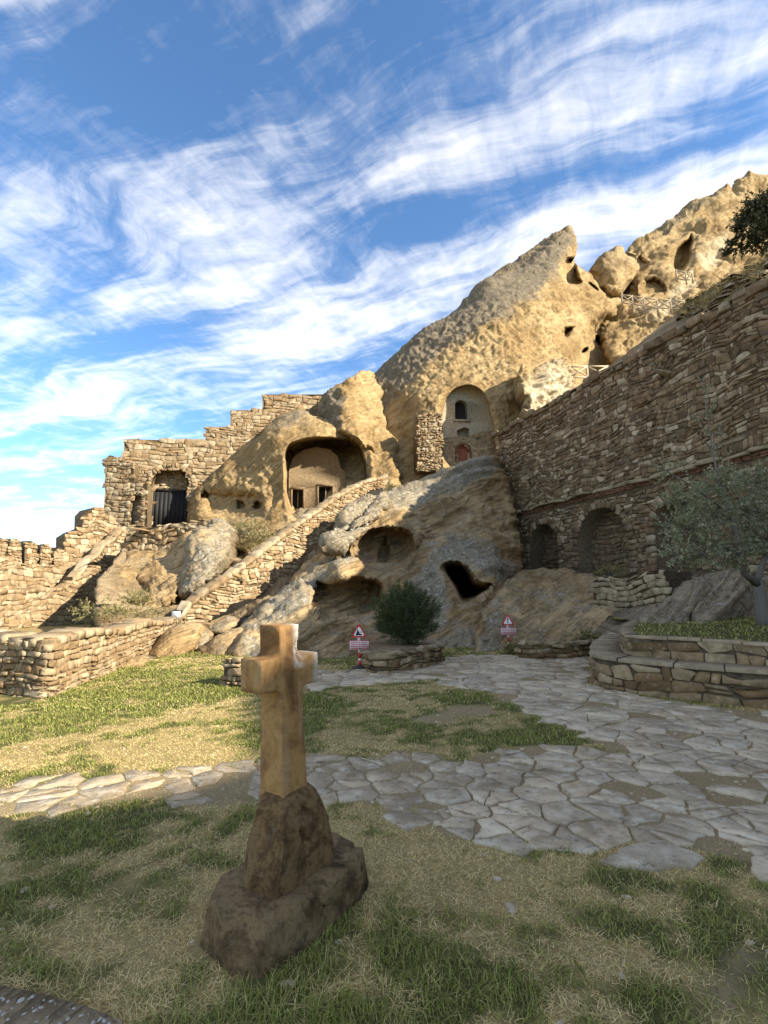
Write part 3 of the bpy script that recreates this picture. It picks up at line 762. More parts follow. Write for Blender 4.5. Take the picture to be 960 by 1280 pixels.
# main cliff
relief('cliff', [(395, 560), (440, 500), (467, 464), (501, 436), (524, 417), (569, 389), (587, 367), (606, 348), (640, 327), (677, 301), (713, 279), (718, 288), (722, 310), (717, 330),
                 (728, 334), (742, 350), (757, 368), (790, 378), (840, 400), (840, 500), (740, 560), (640, 620), (560, 640), (470, 670), (410, 660)],
       [(440, 505, 34.5), (470, 465, 35.5), (560, 393, 38), (640, 330, 41), (715, 285, 44), (480, 530, 32), (520, 480, 32.5), (560, 470, 32), (590, 430, 33.5), (640, 390, 36), (690, 350, 40),
        (470, 640, 29), (540, 600, 30), (620, 560, 30.5), (640, 500, 31), (680, 450, 34.5), (720, 420, 39.5), (700, 390, 39), (745, 380, 43), (830, 400, 46), (830, 480, 42), (740, 450, 40), (740, 520, 38)], M_CLIFF, step=1.25,
       caves=[([(550, 590), (550, 520), (556, 498), (568, 485), (585, 480), (600, 485), (611, 500), (614, 520), (620, 540), (622, 590)], 2.6, 3.5, .15),
              ([(704, 326), (712, 318), (724, 322), (722, 345), (730, 352), (722, 358), (703, 354)], 3.5, 4), ([(731, 352), (740, 353), (752, 366), (738, 364)], 2.0, 4),
              ([(700, 412), (708, 407), (721, 409), (716, 420), (704, 427)], 3.0, 6, 1.3), ([(742, 421), (747, 416), (753, 424), (750, 433), (744, 431)], 2.5, 4, 1.2), ([(724, 438), (736, 432), (733, 442), (724, 444)], 2, 3),
              ([(690, 470), (730, 395), (760, 385), (830, 400), (830, 480), (720, 520)], 2.2, 18)],
       amp=.5, freq=.18, octv=5, ridged=.17, rfreq=1.25, strata=.16, sfreq=.42, rim=16, rimd=3.0, thick=14,
       crust=[([(395, 520), (467, 455), (590, 355), (716, 272), (724, 300), (680, 365), (610, 410), (550, 450), (500, 495), (430, 545)], .95, 22)], seed=3, kind='structure', crest=.25, ragged=.7)
# shoulder of the cliff holding the big cave
relief('cave_cliff', [(236, 640), (244, 606), (262, 596), (268, 586), (285, 558), (318, 543), (337, 526), (355, 511), (367, 506), (382, 512), (402, 519), (440, 525), (484, 522), (500, 560), (500, 640), (430, 680), (330, 705), (236, 695)],
       [(245, 620, 29.5), (300, 560, 30.5), (366, 510, 31), (430, 528, 30), (480, 560, 30), (270, 650, 28), (330, 600, 28), (400, 590, 28.2), (460, 600, 28.8), (330, 690, 25.5), (430, 650, 26.5), (340, 550, 28.2), (400, 540, 28)], M_CLIFF, step=1.25,
       caves=[([(356, 650), (354, 570), (359, 555), (373, 549), (397, 544), (427, 548), (449, 549), (458, 573), (459, 600), (452, 622), (430, 640), (400, 650)], 3.6, 5, .25),
              ([(432, 610), (432, 575), (442, 569), (455, 575), (458, 595), (452, 610)], 6.0, 5, .3),
              ([(252, 626), (252, 615), (258, 611), (264, 615), (264, 626)], 1.0, 2.5, .1), ([(295, 640), (295, 628), (303, 622), (310, 628), (310, 640)], .7, 2.5, .1), ([(316, 639), (316, 629), (323, 624), (329, 629), (329, 639)], .9, 2.5, .1),
              ([(355, 578), (355, 566), (362, 560), (369, 565), (369, 577)], .8, 2.5, .1), ([(250, 655), (256, 605), (300, 612), (330, 612), (336, 655)], 1.0, 8, .4)],
       amp=.38, freq=.28, octv=5, ridged=.12, strata=.16, sfreq=.5, rim=14, rimd=2.6, thick=8, crest=.3,
       crust=[([(330, 540), (366, 500), (400, 515), (385, 528), (350, 545)], .55, 10)], cave_shade=[([(432, 612), (430, 568), (455, 566), (460, 600), (452, 614)], .9, 5), ([(375, 552), (430, 546), (452, 556), (440, 568), (400, 560)], .45, 5)], seed=5, kind='structure')  # shade of the deep cave and under its roof painted dark
relief('rock_block', [(398, 520), (403, 498), (425, 478), (447, 466), (464, 464), (472, 480), (480, 503), (492, 525), (500, 560), (480, 575), (458, 560), (440, 545), (412, 540)],
       [(403, 500, 30.6), (447, 468, 31.2), (470, 480, 35), (436, 500, 29.2), (452, 530, 29), (492, 538, 33), (408, 530, 29.6), (480, 570, 30)], M_CLIFF, step=1.25, amp=.5, freq=.35, ridged=.14, rfreq=1.0, rim=6, rimd=.9, thick=5, seed=8, smooth=1, crest=.2,
       label='angular sandstone block leaning against the ridge above the big cave', cat='rock', crust=[([(396, 535), (403, 495), (428, 474), (430, 500), (434, 540)], .9, 6)])  # left face darkened with the crust tint to read as its shaded side
relief('broken_rock', [(646, 470), (655, 452), (672, 462), (690, 455), (703, 446), (712, 455), (713, 480), (722, 492), (720, 512), (690, 530), (664, 540), (655, 520), (660, 500), (648, 488)],
       [(650, 465, 28.6), (705, 450, 33.2), (680, 490, 30.2), (718, 505, 33), (658, 525, 28.2), (690, 470, 31.2)], M_CLIFF, step=1.0, amp=.7, freq=.6, octv=5, ridged=.4, rfreq=.9, rim=6, rimd=1.2, thick=4, seed=12, smooth=1,
       pale=[([(650, 480), (672, 470), (700, 455), (716, 495), (690, 530), (660, 530)], .95, 14)], label='pale freshly broken crag right of the chapel niche', cat='rock')
# crags on the skyline to the right
relief('skyline_boulder', [(737, 340), (745, 326), (753, 317), (765, 310), (777, 307), (783, 318), (796, 326), (803, 334), (790, 350), (772, 372), (757, 372), (745, 360)],
       [(737, 340, 47), (777, 308, 47), (803, 334, 47.5), (770, 345, 44.5), (760, 368, 45)], M_CLIFF, step=1.0, amp=.4, freq=.3, ridged=.1, rim=12, rimd=2.5, thick=6, seed=14, crest=.6,
       label='rounded boulder perched on the skyline right of the pointed peak', cat='boulder', crust=[(None, .4, 1)])
relief('skyline_crag', [(783, 312), (793, 300), (813, 293), (826, 283), (840, 272), (860, 253), (887, 243), (905, 231), (914, 229), (919, 243), (934, 250), (975, 245), (975, 360), (880, 420), (790, 420), (786, 350)],
       [(785, 312, 51), (813, 294, 52), (860, 255, 54), (912, 230, 56), (970, 260, 55), (800, 345, 48.5), (850, 320, 50), (900, 290, 52), (860, 370, 46), (800, 400, 44), (960, 330, 50)], M_CLIFF, step=1.25,
       caves=[([(838, 320), (848, 305), (858, 298), (866, 288), (864, 310), (864, 330), (852, 342), (838, 340)], 3.5, 5), ([(795, 325), (802, 317), (810, 322), (812, 340), (796, 342)], 1.2, 5), ([(798, 345), (830, 350), (838, 372), (800, 376)], 1.5, 6)],
       amp=.8, freq=.16, ridged=.12, rfreq=.8, strata=.55, sfreq=.3, rim=12, rimd=3, thick=14, seed=16, crest=.3, pale=[([(868, 325), (890, 300), (915, 300), (905, 325), (880, 345)], .6, 8), ([(835, 385), (850, 345), (870, 350), (860, 385)], .5, 6)],
       label='long weathered crag climbing along the skyline behind the rail fences', cat='rock', crust=[([(783, 315), (815, 290), (862, 250), (914, 226), (905, 250), (860, 280), (820, 305)], .5, 10)])
relief('far_crag', [(913, 240), (922, 226), (931, 218), (940, 211), (952, 217), (980, 214), (990, 330), (920, 320)], [(915, 240, 62), (940, 213, 62), (980, 216, 63), (940, 260, 60), (930, 310, 58), (985, 320, 58)], M_CLIFF, step=1.25,
       amp=.8, freq=.18, ridged=.12, rfreq=.7, strata=.4, sfreq=.3, rim=9, rimd=2.5, thick=10, seed=18, crest=.4, label='farthest crag at the right edge of the skyline', cat='rock')
relief('path_ledge', [(760, 372), (785, 378), (830, 383), (858, 370), (880, 350), (905, 345), (900, 420), (830, 470), (770, 470), (750, 420)],
       [(765, 375, 45), (830, 385, 43), (880, 355, 43.5), (800, 420, 42), (850, 430, 40), (780, 465, 39)], M_CLIFF, step=1.25, amp=.6, freq=.3, ridged=.10, strata=.45, sfreq=.5, rim=6, rimd=1, thick=5, seed=20,
       pale=[([(790, 388), (830, 388), (850, 375), (845, 400), (810, 402)], .65, 8)], label='uneven rock ledge carrying the upper footpath fence', cat='rock')

# lower outcrop with three hollows
relief('rock_outcrop', [(276, 868), (280, 826), (292, 800), (312, 780), (330, 762), (372, 716), (400, 690), (425, 668), (450, 645), (470, 622), (500, 606), (530, 596), (560, 584), (592, 570), (614, 565), (630, 585), (642, 610), (650, 660), (655, 720), (664, 790), (650, 850), (560, 858), (460, 866), (380, 876)],
       [(285, 860, 10.6), (300, 800, 12.6), (340, 760, 15), (400, 700, 18.2), (450, 650, 20.5), (500, 608, 23), (560, 588, 24.5), (612, 570, 26), (645, 640, 25), (655, 720, 20), (640, 780, 15.2), (620, 835, 12.9), (560, 840, 12.6), (500, 830, 12.2),
        (440, 850, 11.6), (380, 860, 11), (430, 790, 13.2), (380, 770, 13.2), (420, 712, 15.0), (480, 740, 15.2), (540, 700, 17), (530, 760, 14.6), (570, 670, 19.5), (600, 640, 22), (620, 700, 17.8), (560, 620, 23), (500, 650, 19.5), (590, 780, 14)], M_OUT, step=1.2,
       caves=[([(386, 752), (388, 733), (395, 722), (413, 722), (453, 717), (481, 726), (480, 748), (471, 770), (440, 779), (407, 776), (388, 764)], 2.2, 7, .5),
              ([(436, 690), (447, 668), (467, 658), (507, 656), (519, 672), (519, 692), (504, 712), (480, 718), (453, 712)], 2.6, 6, .5), ([(472, 700), (476, 668), (486, 664), (486, 690), (482, 704)], 1.2, 5, .4),
              ([(549, 708), (556, 700), (580, 701), (593, 716), (598, 727), (622, 729), (611, 743), (597, 754), (573, 758), (567, 740), (556, 723)], 2.5, 7, .2), ([(555, 710), (560, 705), (578, 706), (588, 719), (594, 731), (612, 734), (604, 741), (593, 749), (576, 752), (571, 738), (560, 722)], 8.0, 7, .2),
              ([(440, 660), (460, 640), (470, 620), (452, 630), (436, 650)], 1.6, 5), ([(393, 690), (430, 660), (442, 648), (436, 668), (405, 696)], 1.4, 4), ([(500, 690), (560, 640), (625, 590), (632, 604), (580, 650), (525, 700)], 1.0, 12)],
       amp=.30, freq=.42, octv=5, ridged=.05, strata=.30, sfreq=.75, rim=10, rimd=1.6, thick=5, seed=22, crest=.45,
       crust=[([(470, 612), (560, 582), (615, 566), (625, 585), (560, 622), (520, 640), (480, 630)], .85, 10), ([(480, 770), (530, 690), (580, 650), (640, 690), (648, 730), (600, 722), (560, 700), (552, 720), (575, 765), (520, 790)], .8, 10),
              ([(300, 800), (380, 715), (410, 700), (450, 705), (440, 722), (390, 730), (384, 770), (330, 800)], .75, 10), ([(530, 800), (560, 770), (600, 765), (640, 800), (630, 840), (540, 840)], .7, 12), ([(285, 840), (300, 800), (330, 800), (330, 840)], .9, 8), ([(390, 850), (480, 790), (490, 830), (440, 860)], .4, 10)],
       cave_shade=[([(435, 695), (450, 665), (480, 658), (520, 660), (518, 690), (500, 705)], .35, 8)], label='big sandstone outcrop with two round hollows and a black cave mouth', cat='rock')  # faint shade painted into the upper hollow
relief('fissured_rock', [(404, 680), (418, 660), (430, 640), (444, 626), (462, 616), (480, 618), (482, 634), (468, 650), (452, 668), (430, 684), (412, 692)],
       [(405, 680, 17.0), (480, 620, 21.2), (440, 655, 18.6), (450, 630, 20.6), (430, 682, 17.0), (470, 648, 19.0)], M_OUT, step=.9, amp=.25, freq=.8, ridged=.12, strata=.42, sfreq=1.6, rim=6, rimd=.9, thick=2.5, seed=26, crust=[(None, .75, 1)], crest=.3,
       caves=[([(425, 668), (448, 640), (470, 624), (474, 628), (452, 648), (432, 672)], 1.0, 4), ([(412, 684), (440, 664), (462, 646), (464, 652), (440, 672)], .9, 4)], label='dark fissured rock wedged under the top of the stair parapet', cat='rock')
relief('smooth_rock', [(585, 850), (592, 800), (600, 762), (622, 740), (645, 714), (690, 712), (740, 716), (768, 728), (776, 760), (770, 800), (770, 845)],
       [(590, 845, 12.4), (600, 770, 14.2), (645, 718, 18.0), (700, 715, 18.5), (765, 730, 17), (680, 770, 14.8), (740, 780, 14), (640, 830, 12.9), (760, 840, 12.2), (690, 830, 12.8)], M_OUT, step=1.2, amp=.22, freq=.4, octv=5, strata=.10, sfreq=.8, ridged=.05, rim=8, rimd=1.0, thick=4, seed=24,
       crust=[([(595, 790), (620, 750), (650, 770), (640, 810), (600, 840)], .7, 12), (None, .42, 1)], label='smooth olive brown slab sloping below the first wall arch', cat='rock')
SLABS = [([(756, 812), (772, 795), (800, 775), (826, 750), (850, 734), (878, 724), (890, 735), (884, 752), (862, 775), (846, 800), (800, 815)], (12.0, 10.9, 13.4), 'low grey bedded slab nearest the terrace corner'),
         ([(855, 800), (868, 765), (880, 738), (906, 714), (930, 716), (936, 738), (920, 768), (905, 800)], (11.8, 11.0, 12.8), 'tall dark grey slab in the middle of the terrace rocks'),
         ([(900, 800), (915, 765), (930, 740), (955, 722), (1000, 715), (1040, 740), (1030, 805)], (12.2, 11.6, 13.0), 'grey slab behind the olive trunk')]
for k, (ol, (ya, yb, yc), lb) in enumerate(SLABS):
    o_ = np.array(ol, float); cx0, cy0 = o_.mean(0)
    relief('grey_slab', ol, [(o_[:, 0].min(), o_[:, 1].max(), yb), (o_[:, 0].max(), o_[:, 1].max(), yb + .2), (cx0, cy0, ya), (o_[:, 0].max(), o_[:, 1].min(), yc), (o_[:, 0].min(), cy0, ya + .3)], M_SLAB, step=1.1,
           amp=.16, freq=.7, strata=.20, sfreq=1.5, rim=9, rimd=.8, thick=2.0, seed=30 + k, crest=.5, crust=[(None, .35, 1)], label=lb, cat='rock', group='bedded rocks on the terrace')

# slope and boulders on the left
relief('slope', [(120, 800), (118, 730), (150, 690), (190, 658), (250, 652), (300, 650), (345, 648), (380, 640), (440, 620), (478, 600), (480, 625), (430, 660), (380, 715), (300, 780), (240, 800), (180, 805)],
       [(120, 790, 13.5), (130, 730, 19), (190, 662, 27), (260, 655, 28), (345, 652, 27), (470, 606, 26.5), (450, 640, 24), (380, 700, 20.5), (300, 760, 17), (240, 790, 15.4), (200, 740, 20), (300, 690, 23)], M_SOIL, step=1.6, amp=.35, freq=.6, strata=.05, rim=4, rimd=.3, thick=4, seed=40,
       caves=[([(284, 688), (295, 683), (312, 690), (308, 702), (292, 698)], 1.5, 4)], kind='structure')
relief('dark_boulder', [(223, 744), (226, 712), (229, 690), (240, 670), (250, 660), (268, 648), (282, 648), (290, 668), (285, 695), (272, 715), (254, 732), (235, 750)],
       [(225, 742, 18.6), (232, 690, 20.5), (275, 650, 22), (288, 680, 21.6), (255, 700, 19.3), (260, 728, 18.8)], M_OUT, step=1.0, amp=.35, freq=.5, strata=.12, rim=9, rimd=1.3, thick=3, seed=42, crest=.5, crust=[(None, .68, 1)],
       label='big grey lichen covered boulder below the gate doorway', cat='boulder')
relief('brown_rock', [(120, 770), (132, 735), (148, 702), (160, 690), (190, 690), (214, 688), (231, 664), (240, 672), (236, 700), (226, 742), (214, 757), (190, 762), (150, 775)],
       [(125, 768, 17.5), (150, 702, 22.5), (215, 690, 23), (234, 670, 23), (180, 730, 20.4), (215, 750, 18.5), (225, 715, 20.5)], M_OUT, step=1.1, caves=[([(152, 748), (160, 726), (174, 719), (188, 728), (186, 748)], 1.2, 7)], amp=.35, freq=.5, strata=.25, sfreq=.8, rim=6, rimd=.9, thick=3, seed=44,
       label='brown rock face left of the grey boulder below the gate', cat='rock', crust=[([(150, 700), (220, 690), (215, 710), (165, 725)], .5, 8)])
BOULD = [([(182, 836), (186, 815), (199, 795), (215, 784), (231, 777), (252, 780), (250, 800), (232, 822), (205, 838)], 12.3, 'tall tan boulder at the end of the low wall'),
         ([(128, 858), (134, 840), (146, 828), (165, 822), (183, 822), (187, 836), (176, 856), (150, 862)], 10.3, 'squat tan boulder lying in the grass before the low wall'),
         ([(231, 810), (234, 797), (245, 790), (260, 788), (265, 797), (256, 808), (243, 815)], 13.2, 'grey boulder under the foot of the stair parapet'),
         ([(262, 793), (265, 782), (278, 774), (290, 768), (298, 774), (294, 784), (276, 793)], 14.0, 'flat pale boulder tucked below the stair parapet'),
         ([(300, 784), (303, 777), (313, 773), (320, 778), (316, 786), (306, 788)], 14.2, 'smallest pale stone beside the flat boulder'),
         ([(222, 860), (230, 830), (252, 806), (285, 788), (318, 782), (322, 800), (300, 822), (284, 850), (250, 858)], 12.2, 'low yellow sandstone slab sloping into the grass'),
         ([(72, 872), (76, 863), (86, 860), (95, 865), (96, 874), (84, 878)], 8.3, 'small grey stone half sunk in the grass by the wall corner'),
         ([(100, 862), (110, 852), (126, 853), (134, 862), (122, 870), (106, 870)], 9.0, 'mossy stone at the foot of the low wall')]
for k, (ol, yd, lb) in enumerate(BOULD):
    o_ = np.array(ol, float); cx0, cy0 = o_.mean(0); s_ = np.ptp(o_[:, 0]) * yd / FPX
    relief('boulder', ol, [(o_[:, 0].min(), cy0, yd + .1 * s_), (o_[:, 0].max(), cy0, yd + .35 * s_), (cx0, o_[:, 1].min(), yd + .5 * s_), (cx0, o_[:, 1].max(), yd - .12 * s_), (cx0, cy0, yd)], M_OUT, step=.9, amp=.10 * s_, freq=.9 / max(s_, .4), strata=.03, rim=10 if s_ > .8 else 6, rimd=.3 * s_, thick=.6 * s_ + .2,
           seed=50 + k, crest=.35, crust=[(None, .25 if k in (0, 1, 5) else .6, 1)], label=lb, cat='boulder', group='boulders at the foot of the stairs')

# ================================================================ walls
def coping(parent, path, uv, thick, mat, seed, l=(.25, .55), h=(.06, .13), name='coping_stone', minpx=6.0, over=.06):
    """irregular stones laid across the whole top of a wall"""
    rng = np.random.default_rng(seed); uv = np.asarray(uv, float); u = uv[0, 0]; VV = []
    while u < uv[-1, 0] - .1:
        wd = min(rng.uniform(*l), uv[-1, 0] - u); a, b = u + .012, u + wd - .012; va, vb = np.interp([a, b], uv[:, 0], uv[:, 1]); hh = rng.uniform(*h); o = over * rng.uniform(.3, 1.3)
        ww = np.array([o, o, -thick - o * .5, -thick - o * .5]); uu = np.array([a, b, b, a]); vv = np.array([va, vb, vb, va])
        q = [path.at(uu, vv - .08, ww), path.at(uu + rng.normal(0, .012, 4), vv + hh * .6 + rng.normal(0, .012, 4), ww * rng.uniform(.95, 1.05, 4)), path.at(uu + (uu.mean() - uu) * .25, vv + hh + rng.normal(0, .015, 4), ww + (ww.mean() - ww) * .25)]
        V = np.vstack(q); F4 = [[k * 4 + j, k * 4 + (j + 1) % 4, k * 4 + 4 + (j + 1) % 4, k * 4 + 4 + j] for k in (0, 1) for j in range(4)] + [[8, 9, 10, 11], [3, 2, 1, 0]]
        mesh_obj(name, V, [F4], mat, parent, {'rnd': np.full(12, rng.uniform(.15, .95))}); u += wd
# ---- long wall on the right, with arches
WP = Path([(wallx(-22), -22), (wallx(38), 38)], flip=True)
wt = thing('rubble_wall', (wallx(16), 16, 0), 'long tall brown rubble wall with three arches along the right', 'wall')
out_px = pxuv(WP, [(622, 549), (628, 585), (636, 615), (640, 645), (648, 690), (652, 722)])
uend = out_px[0, 0]
nub = np.array([[0, WALL_TOP], [0, .3], [out_px[-1, 0], .3]])
poly = np.vstack([nub, out_px[::-1][0:1], out_px[::-1][1:-1], [[uend, WALL_TOP]]])
A = []
for (xl, xr, yb, yc) in ((663, 700, 713, 655), (725, 789, 719, 634), (823, 878, 708, 622)):
    l, r_ = pxuv(WP, [(xl, yb)])[0], pxuv(WP, [(xr, yb)])[0]; mid = pxuv(WP, [((xl + xr) / 2 - 2, yc), ((xl + xr) / 2, yb)])
    A.append((l[0], r_[0], mid[1, 1] - .15, mid[0, 1]))
holes = [arch_uv(*a) for a in A]
wall_core(wt, WP, poly, 1.2, M_MORT, holes, .75)
uvis = pxuv(WP, [(1150, 500)])[0, 0]
sc0, sc1 = pxuv(WP, [(640, 643)])[0], pxuv(WP, [(960, 563)])[0]
vs_ = float((sc0[1] + sc1[1]) / 2)
ring_holes = [arch_uv(min(a[0], a[1]) - .32, max(a[0], a[1]) + .32, a[2] - .3, a[3] + .32) for a in A]
up_poly = np.array([[uvis, vs_ + .16], [uend + .3, vs_ + .16], [uend, WALL_TOP - .25], [uvis, WALL_TOP - .25]])
lo_poly = np.array([[uvis, .4], [out_px[-1, 0] - .1, .4], [out_px[3, 0], vs_ - .3], [uvis, vs_ - .3]])
masonry(wt, WP, up_poly, M_WALL, (.10, .24), (.15, .50), proud=.04, seed=3, wave=.16, maxparts=210, minpx=10, split=.22)
masonry(wt, WP, lo_poly, M_WALL, (.10, .20), (.16, .46), holes=ring_holes, proud=.038, seed=4, wave=.08, maxparts=90, minpx=10)
for k, a in enumerate(A):
    voussoirs(wt, WP, *a, M_WALL, n=17 if k else 13, ring=.32, proud=.07, seed=20 + k, minpx=7, name='arch_stone')
    # stonework at the back of each recess
    bp = Path([WP.at(np.array([0.]), 0, np.array([-.745]))[0][:2], WP.at(np.array([WP.L]), 0, np.array([-.745]))[0][:2]], flip=True)
    masonry(wt, bp, arch_uv(*a), M_WALL, (.14, .24), (.25, .55), proud=.04, seed=30 + k, maxparts=30, minpx=11, tone=(0, .7), name='niche_stone')
# projecting string course of thin slabs with two brick courses below it
rng = np.random.default_rng(5); C = []; u = uvis
while u < sc0[0]:
    wd = rng.uniform(.5, 1.2); j = rng.normal(0, .018); C.append([(u, vs_ + j), (u + wd - .02, vs_ + j), (u + wd - .02, vs_ + .13 + j), (u, vs_ + .13 + j)]); u += wd
put_stones(wt, stone_geo(WP, np.array(C), .20, rng), rng.uniform(.05, .5, len(C)), M_CAP, minpx=8, name='string_course_slab')
C = []
for row in range(2):
    u = uvis + row * .12
    while u < sc0[0] - .1:
        wd = rng.uniform(.22, .30); v = vs_ - .09 - row * .085; C.append([(u, v), (u + wd - .015, v), (u + wd - .015, v + .07), (u, v + .07)]); u += wd
put_stones(wt, stone_geo(WP, np.array(C), .06, rng), rng.uniform(.05, .95, len(C)), M_BRICK, minpx=9, maxparts=60, name='brick', stuffname='small_bricks')
# coping stones along the top
C = []; u = uvis
while u < uend:
    wd = rng.uniform(.35, .8); j = rng.normal(0, .05); C.append([(u, WALL_TOP - .27 + j), (u + wd - .03, WALL_TOP - .27 + j), (u + wd - .03, WALL_TOP + j * 2), (u, WALL_TOP + j * 2)]); u += wd
put_stones(wt, stone_geo(WP, np.array(C), .12, rng), rng.uniform(.05, .95, len(C)), M_WALL, minpx=9, name='coping_stone')

# ---- rubble footing in front of the wall
FP = Path([P(836, 760, 12.9)[:2], P(742, 760, 15.6)[:2]], flip=True)
ft = thing('footing_wall', (*P(790, 780, 14.5)[:2], 0), 'grey broken masonry footing under the middle arch', 'wall')
fpoly = pxuv(FP, [(742, 800), (742, 726), (752, 722), (790, 718), (834, 714), (836, 800)])
wall_core(ft, FP, fpoly, .8, M_MORT)
masonry(ft, FP, fpoly, M_CAP, (.10, .18), (.18, .45), proud=.06, seed=8, wave=.12, minpx=9)

# ---- low wall (left)
LP_ = Path([(-7.6, 8.55), (-5.05, 7.62), (-5.0, 7.61), (-4.97, 7.64), (-4.97, 7.70), (-5.35, 10.4), (-6.15, 15.0)])
LC = LP_.u[2]
lt = thing('low_wall', (-5.3, 10, 0), 'low tan dry stone wall cornering round the left lawn', 'wall')
def strip_wall(parent, path, top, bottom, thick, mat, name='wall_core', mat_top=None, du=.25, notch=None):
    us = np.append(np.arange(0, path.L, du), path.L); n = len(us); tz = top(us) if callable(top) else np.full(n, top); bz = bottom(us) if callable(bottom) else np.full(n, bottom)
    V = np.vstack([path.at(us, bz, np.zeros(n)), path.at(us, tz, np.zeros(n)), path.at(us, tz, np.full(n, -thick)), path.at(us, bz, np.full(n, -thick))])
    i = np.arange(n - 1); Q = [np.stack([a * n + i, a * n + i + 1, b * n + i + 1, b * n + i], -1) for a, b in ((0, 1), (1, 2), (2, 3))]
    e = np.array([[0, n, 2 * n, 3 * n], [n - 1, 4 * n - 1, 3 * n - 1, 2 * n - 1]])
    return mesh_obj(name, V, [np.vstack(Q + [e])], mat, parent)
topf = lambda u: .86 + .04 * np.sin(u * 1.9) - .02 * np.maximum(u - 3, 0)
strip_wall(lt, LP_, topf, -.1, .5, M_MORTL)
us = np.linspace(0, LP_.L, 30)
masonry(lt, LP_, np.vstack([[[0, -.05], [LP_.L, -.05]], np.c_[us[::-1], topf(us[::-1]) - .02]]), M_LEFT, (.055, .13), (.10, .32), proud=.032, seed=12, wave=.03, minpx=9)
us = np.linspace(0, LP_.L, 60); coping(lt, LP_, np.c_[us, topf(us) - .03], .5, M_LEFT, 6, (.22, .45), (.03, .08), 'top_stone')
rng = np.random.default_rng(6)

# ---- stair parapet
SP = Path([P(236, 780, 15.2)[:2], P(484, 600, 24.6)[:2]])
st = thing('stair_parapet', (*P(350, 700, 19)[:2], 2), 'sunlit stone parapet of the stairway climbing to the big cave', 'parapet')
ptop = [(222, 778), (228, 764), (250, 746), (275, 730), (300, 712), (320, 697), (340, 681), (360, 666), (380, 651), (400, 637), (420, 623), (440, 611), (458, 602), (484, 596)]
pbot = [(484, 606), (464, 612), (446, 626), (430, 646), (412, 666), (388, 690), (371, 711), (350, 727), (324, 744), (288, 756), (264, 773), (240, 796), (222, 800)]
sp_poly = pxuv(SP, ptop + pbot)
wall_core(st, SP, sp_poly, .4, M_MORTL)
masonry(st, SP, sp_poly, M_LEFT, (.08, .17), (.12, .38), proud=.045, seed=15, wave=.10, minpx=7.5, maxparts=260)
tp = pxuv(SP, ptop); coping(st, SP, tp, .4, M_LEFT, 7, (.25, .5), (.05, .14))

# ---- gate building, tower, ruined steps of wall
def px_wall(name, a, b, ya, yb, outline, label, cat, thick=1.0, holes=(), hd=.8, mat=M_LEFT, mort=M_MORTL, ch=(.14, .26), cw=(.2, .55), seed=1, proud=.04, minpx=8, maxparts=200, wave=.08, backs=True, flip=False, holes_uv=None, split=.16):
    pth = Path([P(a[0], a[1], ya)[:2], P(b[0], b[1], yb)[:2]], flip=flip)
    uv = pxuv(pth, outline); o = thing(name, (*P((a[0] + b[0]) / 2, a[1], (ya + yb) / 2)[:2], max(0, uv[:, 1].min())), label, cat)
    hs = [arch_uv(*h) if len(h) == 4 else np.asarray(h) for h in [hh(pth) for hh in holes]]
    wall_core(o, pth, uv, thick, mort, hs, hd, backs=backs)
    masonry(o, pth, uv, mat, ch, cw, holes=hs, proud=proud, seed=seed, wave=wave, minpx=minpx, maxparts=maxparts, split=split)
    return o, pth, uv, hs
def arch_px(xl, xr, yb, yc):
    def f(pth):
        a, b, c = pxuv(pth, [(xl, yb), (xr, yb), ((xl + xr) / 2, yc)]); return (a[0], b[0], (a[1] + b[1]) / 2, c[1])
    return f
gate, gpth, guv, ghs = px_wall('gate_wall', (150, 650), (410, 600), 29.6, 32.5, [(155, 672), (155, 549), (205, 550), (257, 551), (257, 534), (288, 533), (288, 513), (328, 512), (328, 493), (404, 493), (412, 530), (350, 575), (290, 620), (262, 650), (262, 672)],
    'ruined rubble gate wall rising in steps, with a dark arched doorway', 'wall', 1.4, [arch_px(185, 237, 660, 584)], 1.1, seed=17, ch=(.16, .32), cw=(.25, .7), maxparts=280, minpx=7.5)
ga = arch_px(185, 237, 660, 584)(gpth)
voussoirs(gate, gpth, *ga, M_LEFT, n=17, ring=.30, proud=.08, seed=18, minpx=6, name='arch_stone')
bp = Path([gpth.at(np.array([0.]), 0, np.array([-.85]))[0][:2], gpth.at(np.array([gpth.L]), 0, np.array([-.85]))[0][:2]])
du = pxuv(bp, [(191, 662), (234, 662), (234, 616), (191, 616)])
door = thing('door', bp.at(np.array([du[:2, 0].mean()]), du[0, 1], np.array([0.]))[0] - np.array(gate.location)); door.parent = gate
ul, ur = du[0, 0], du[1, 0]; vb, vt = du[0, 1], du[2, 1]
def plank_door(parent, path, ul, ur, vb, vt, n, mat, w0, gap=.012):
    for i in range(n):
        a, b = ul + (ur - ul) * i / n + gap / 2, ul + (ur - ul) * (i + 1) / n - gap / 2
        m = MB(); q = path.at(np.array([a, b, b, a] * 2), np.array([vb, vb, vt, vt] * 2), np.array([w0] * 4 + [w0 + .05] * 4))
        m.add(q, [[[0, 1, 2, 3], [7, 6, 5, 4], [0, 4, 5, 1], [1, 5, 6, 2], [2, 6, 7, 3], [3, 7, 4, 0]]]); m.obj('plank', mat, parent)
plank_door(door, bp, ul, ur, vb, vt, 8, M_DARKWOOD, .02)
m = MB()
for (a, b, c, d) in ((ul - .12, ur + .12, vt, vt + .16), (ul - .12, ul, vb, vt), (ur, ur + .12, vb, vt)):
    q = bp.at(np.array([a, b, b, a] * 2), np.array([c, c, d, d] * 2), np.array([-.05] * 4 + [.11] * 4)); m.add(q, [[[0, 1, 2, 3], [7, 6, 5, 4], [0, 4, 5, 1], [1, 5, 6, 2], [2, 6, 7, 3], [3, 7, 4, 0]]])
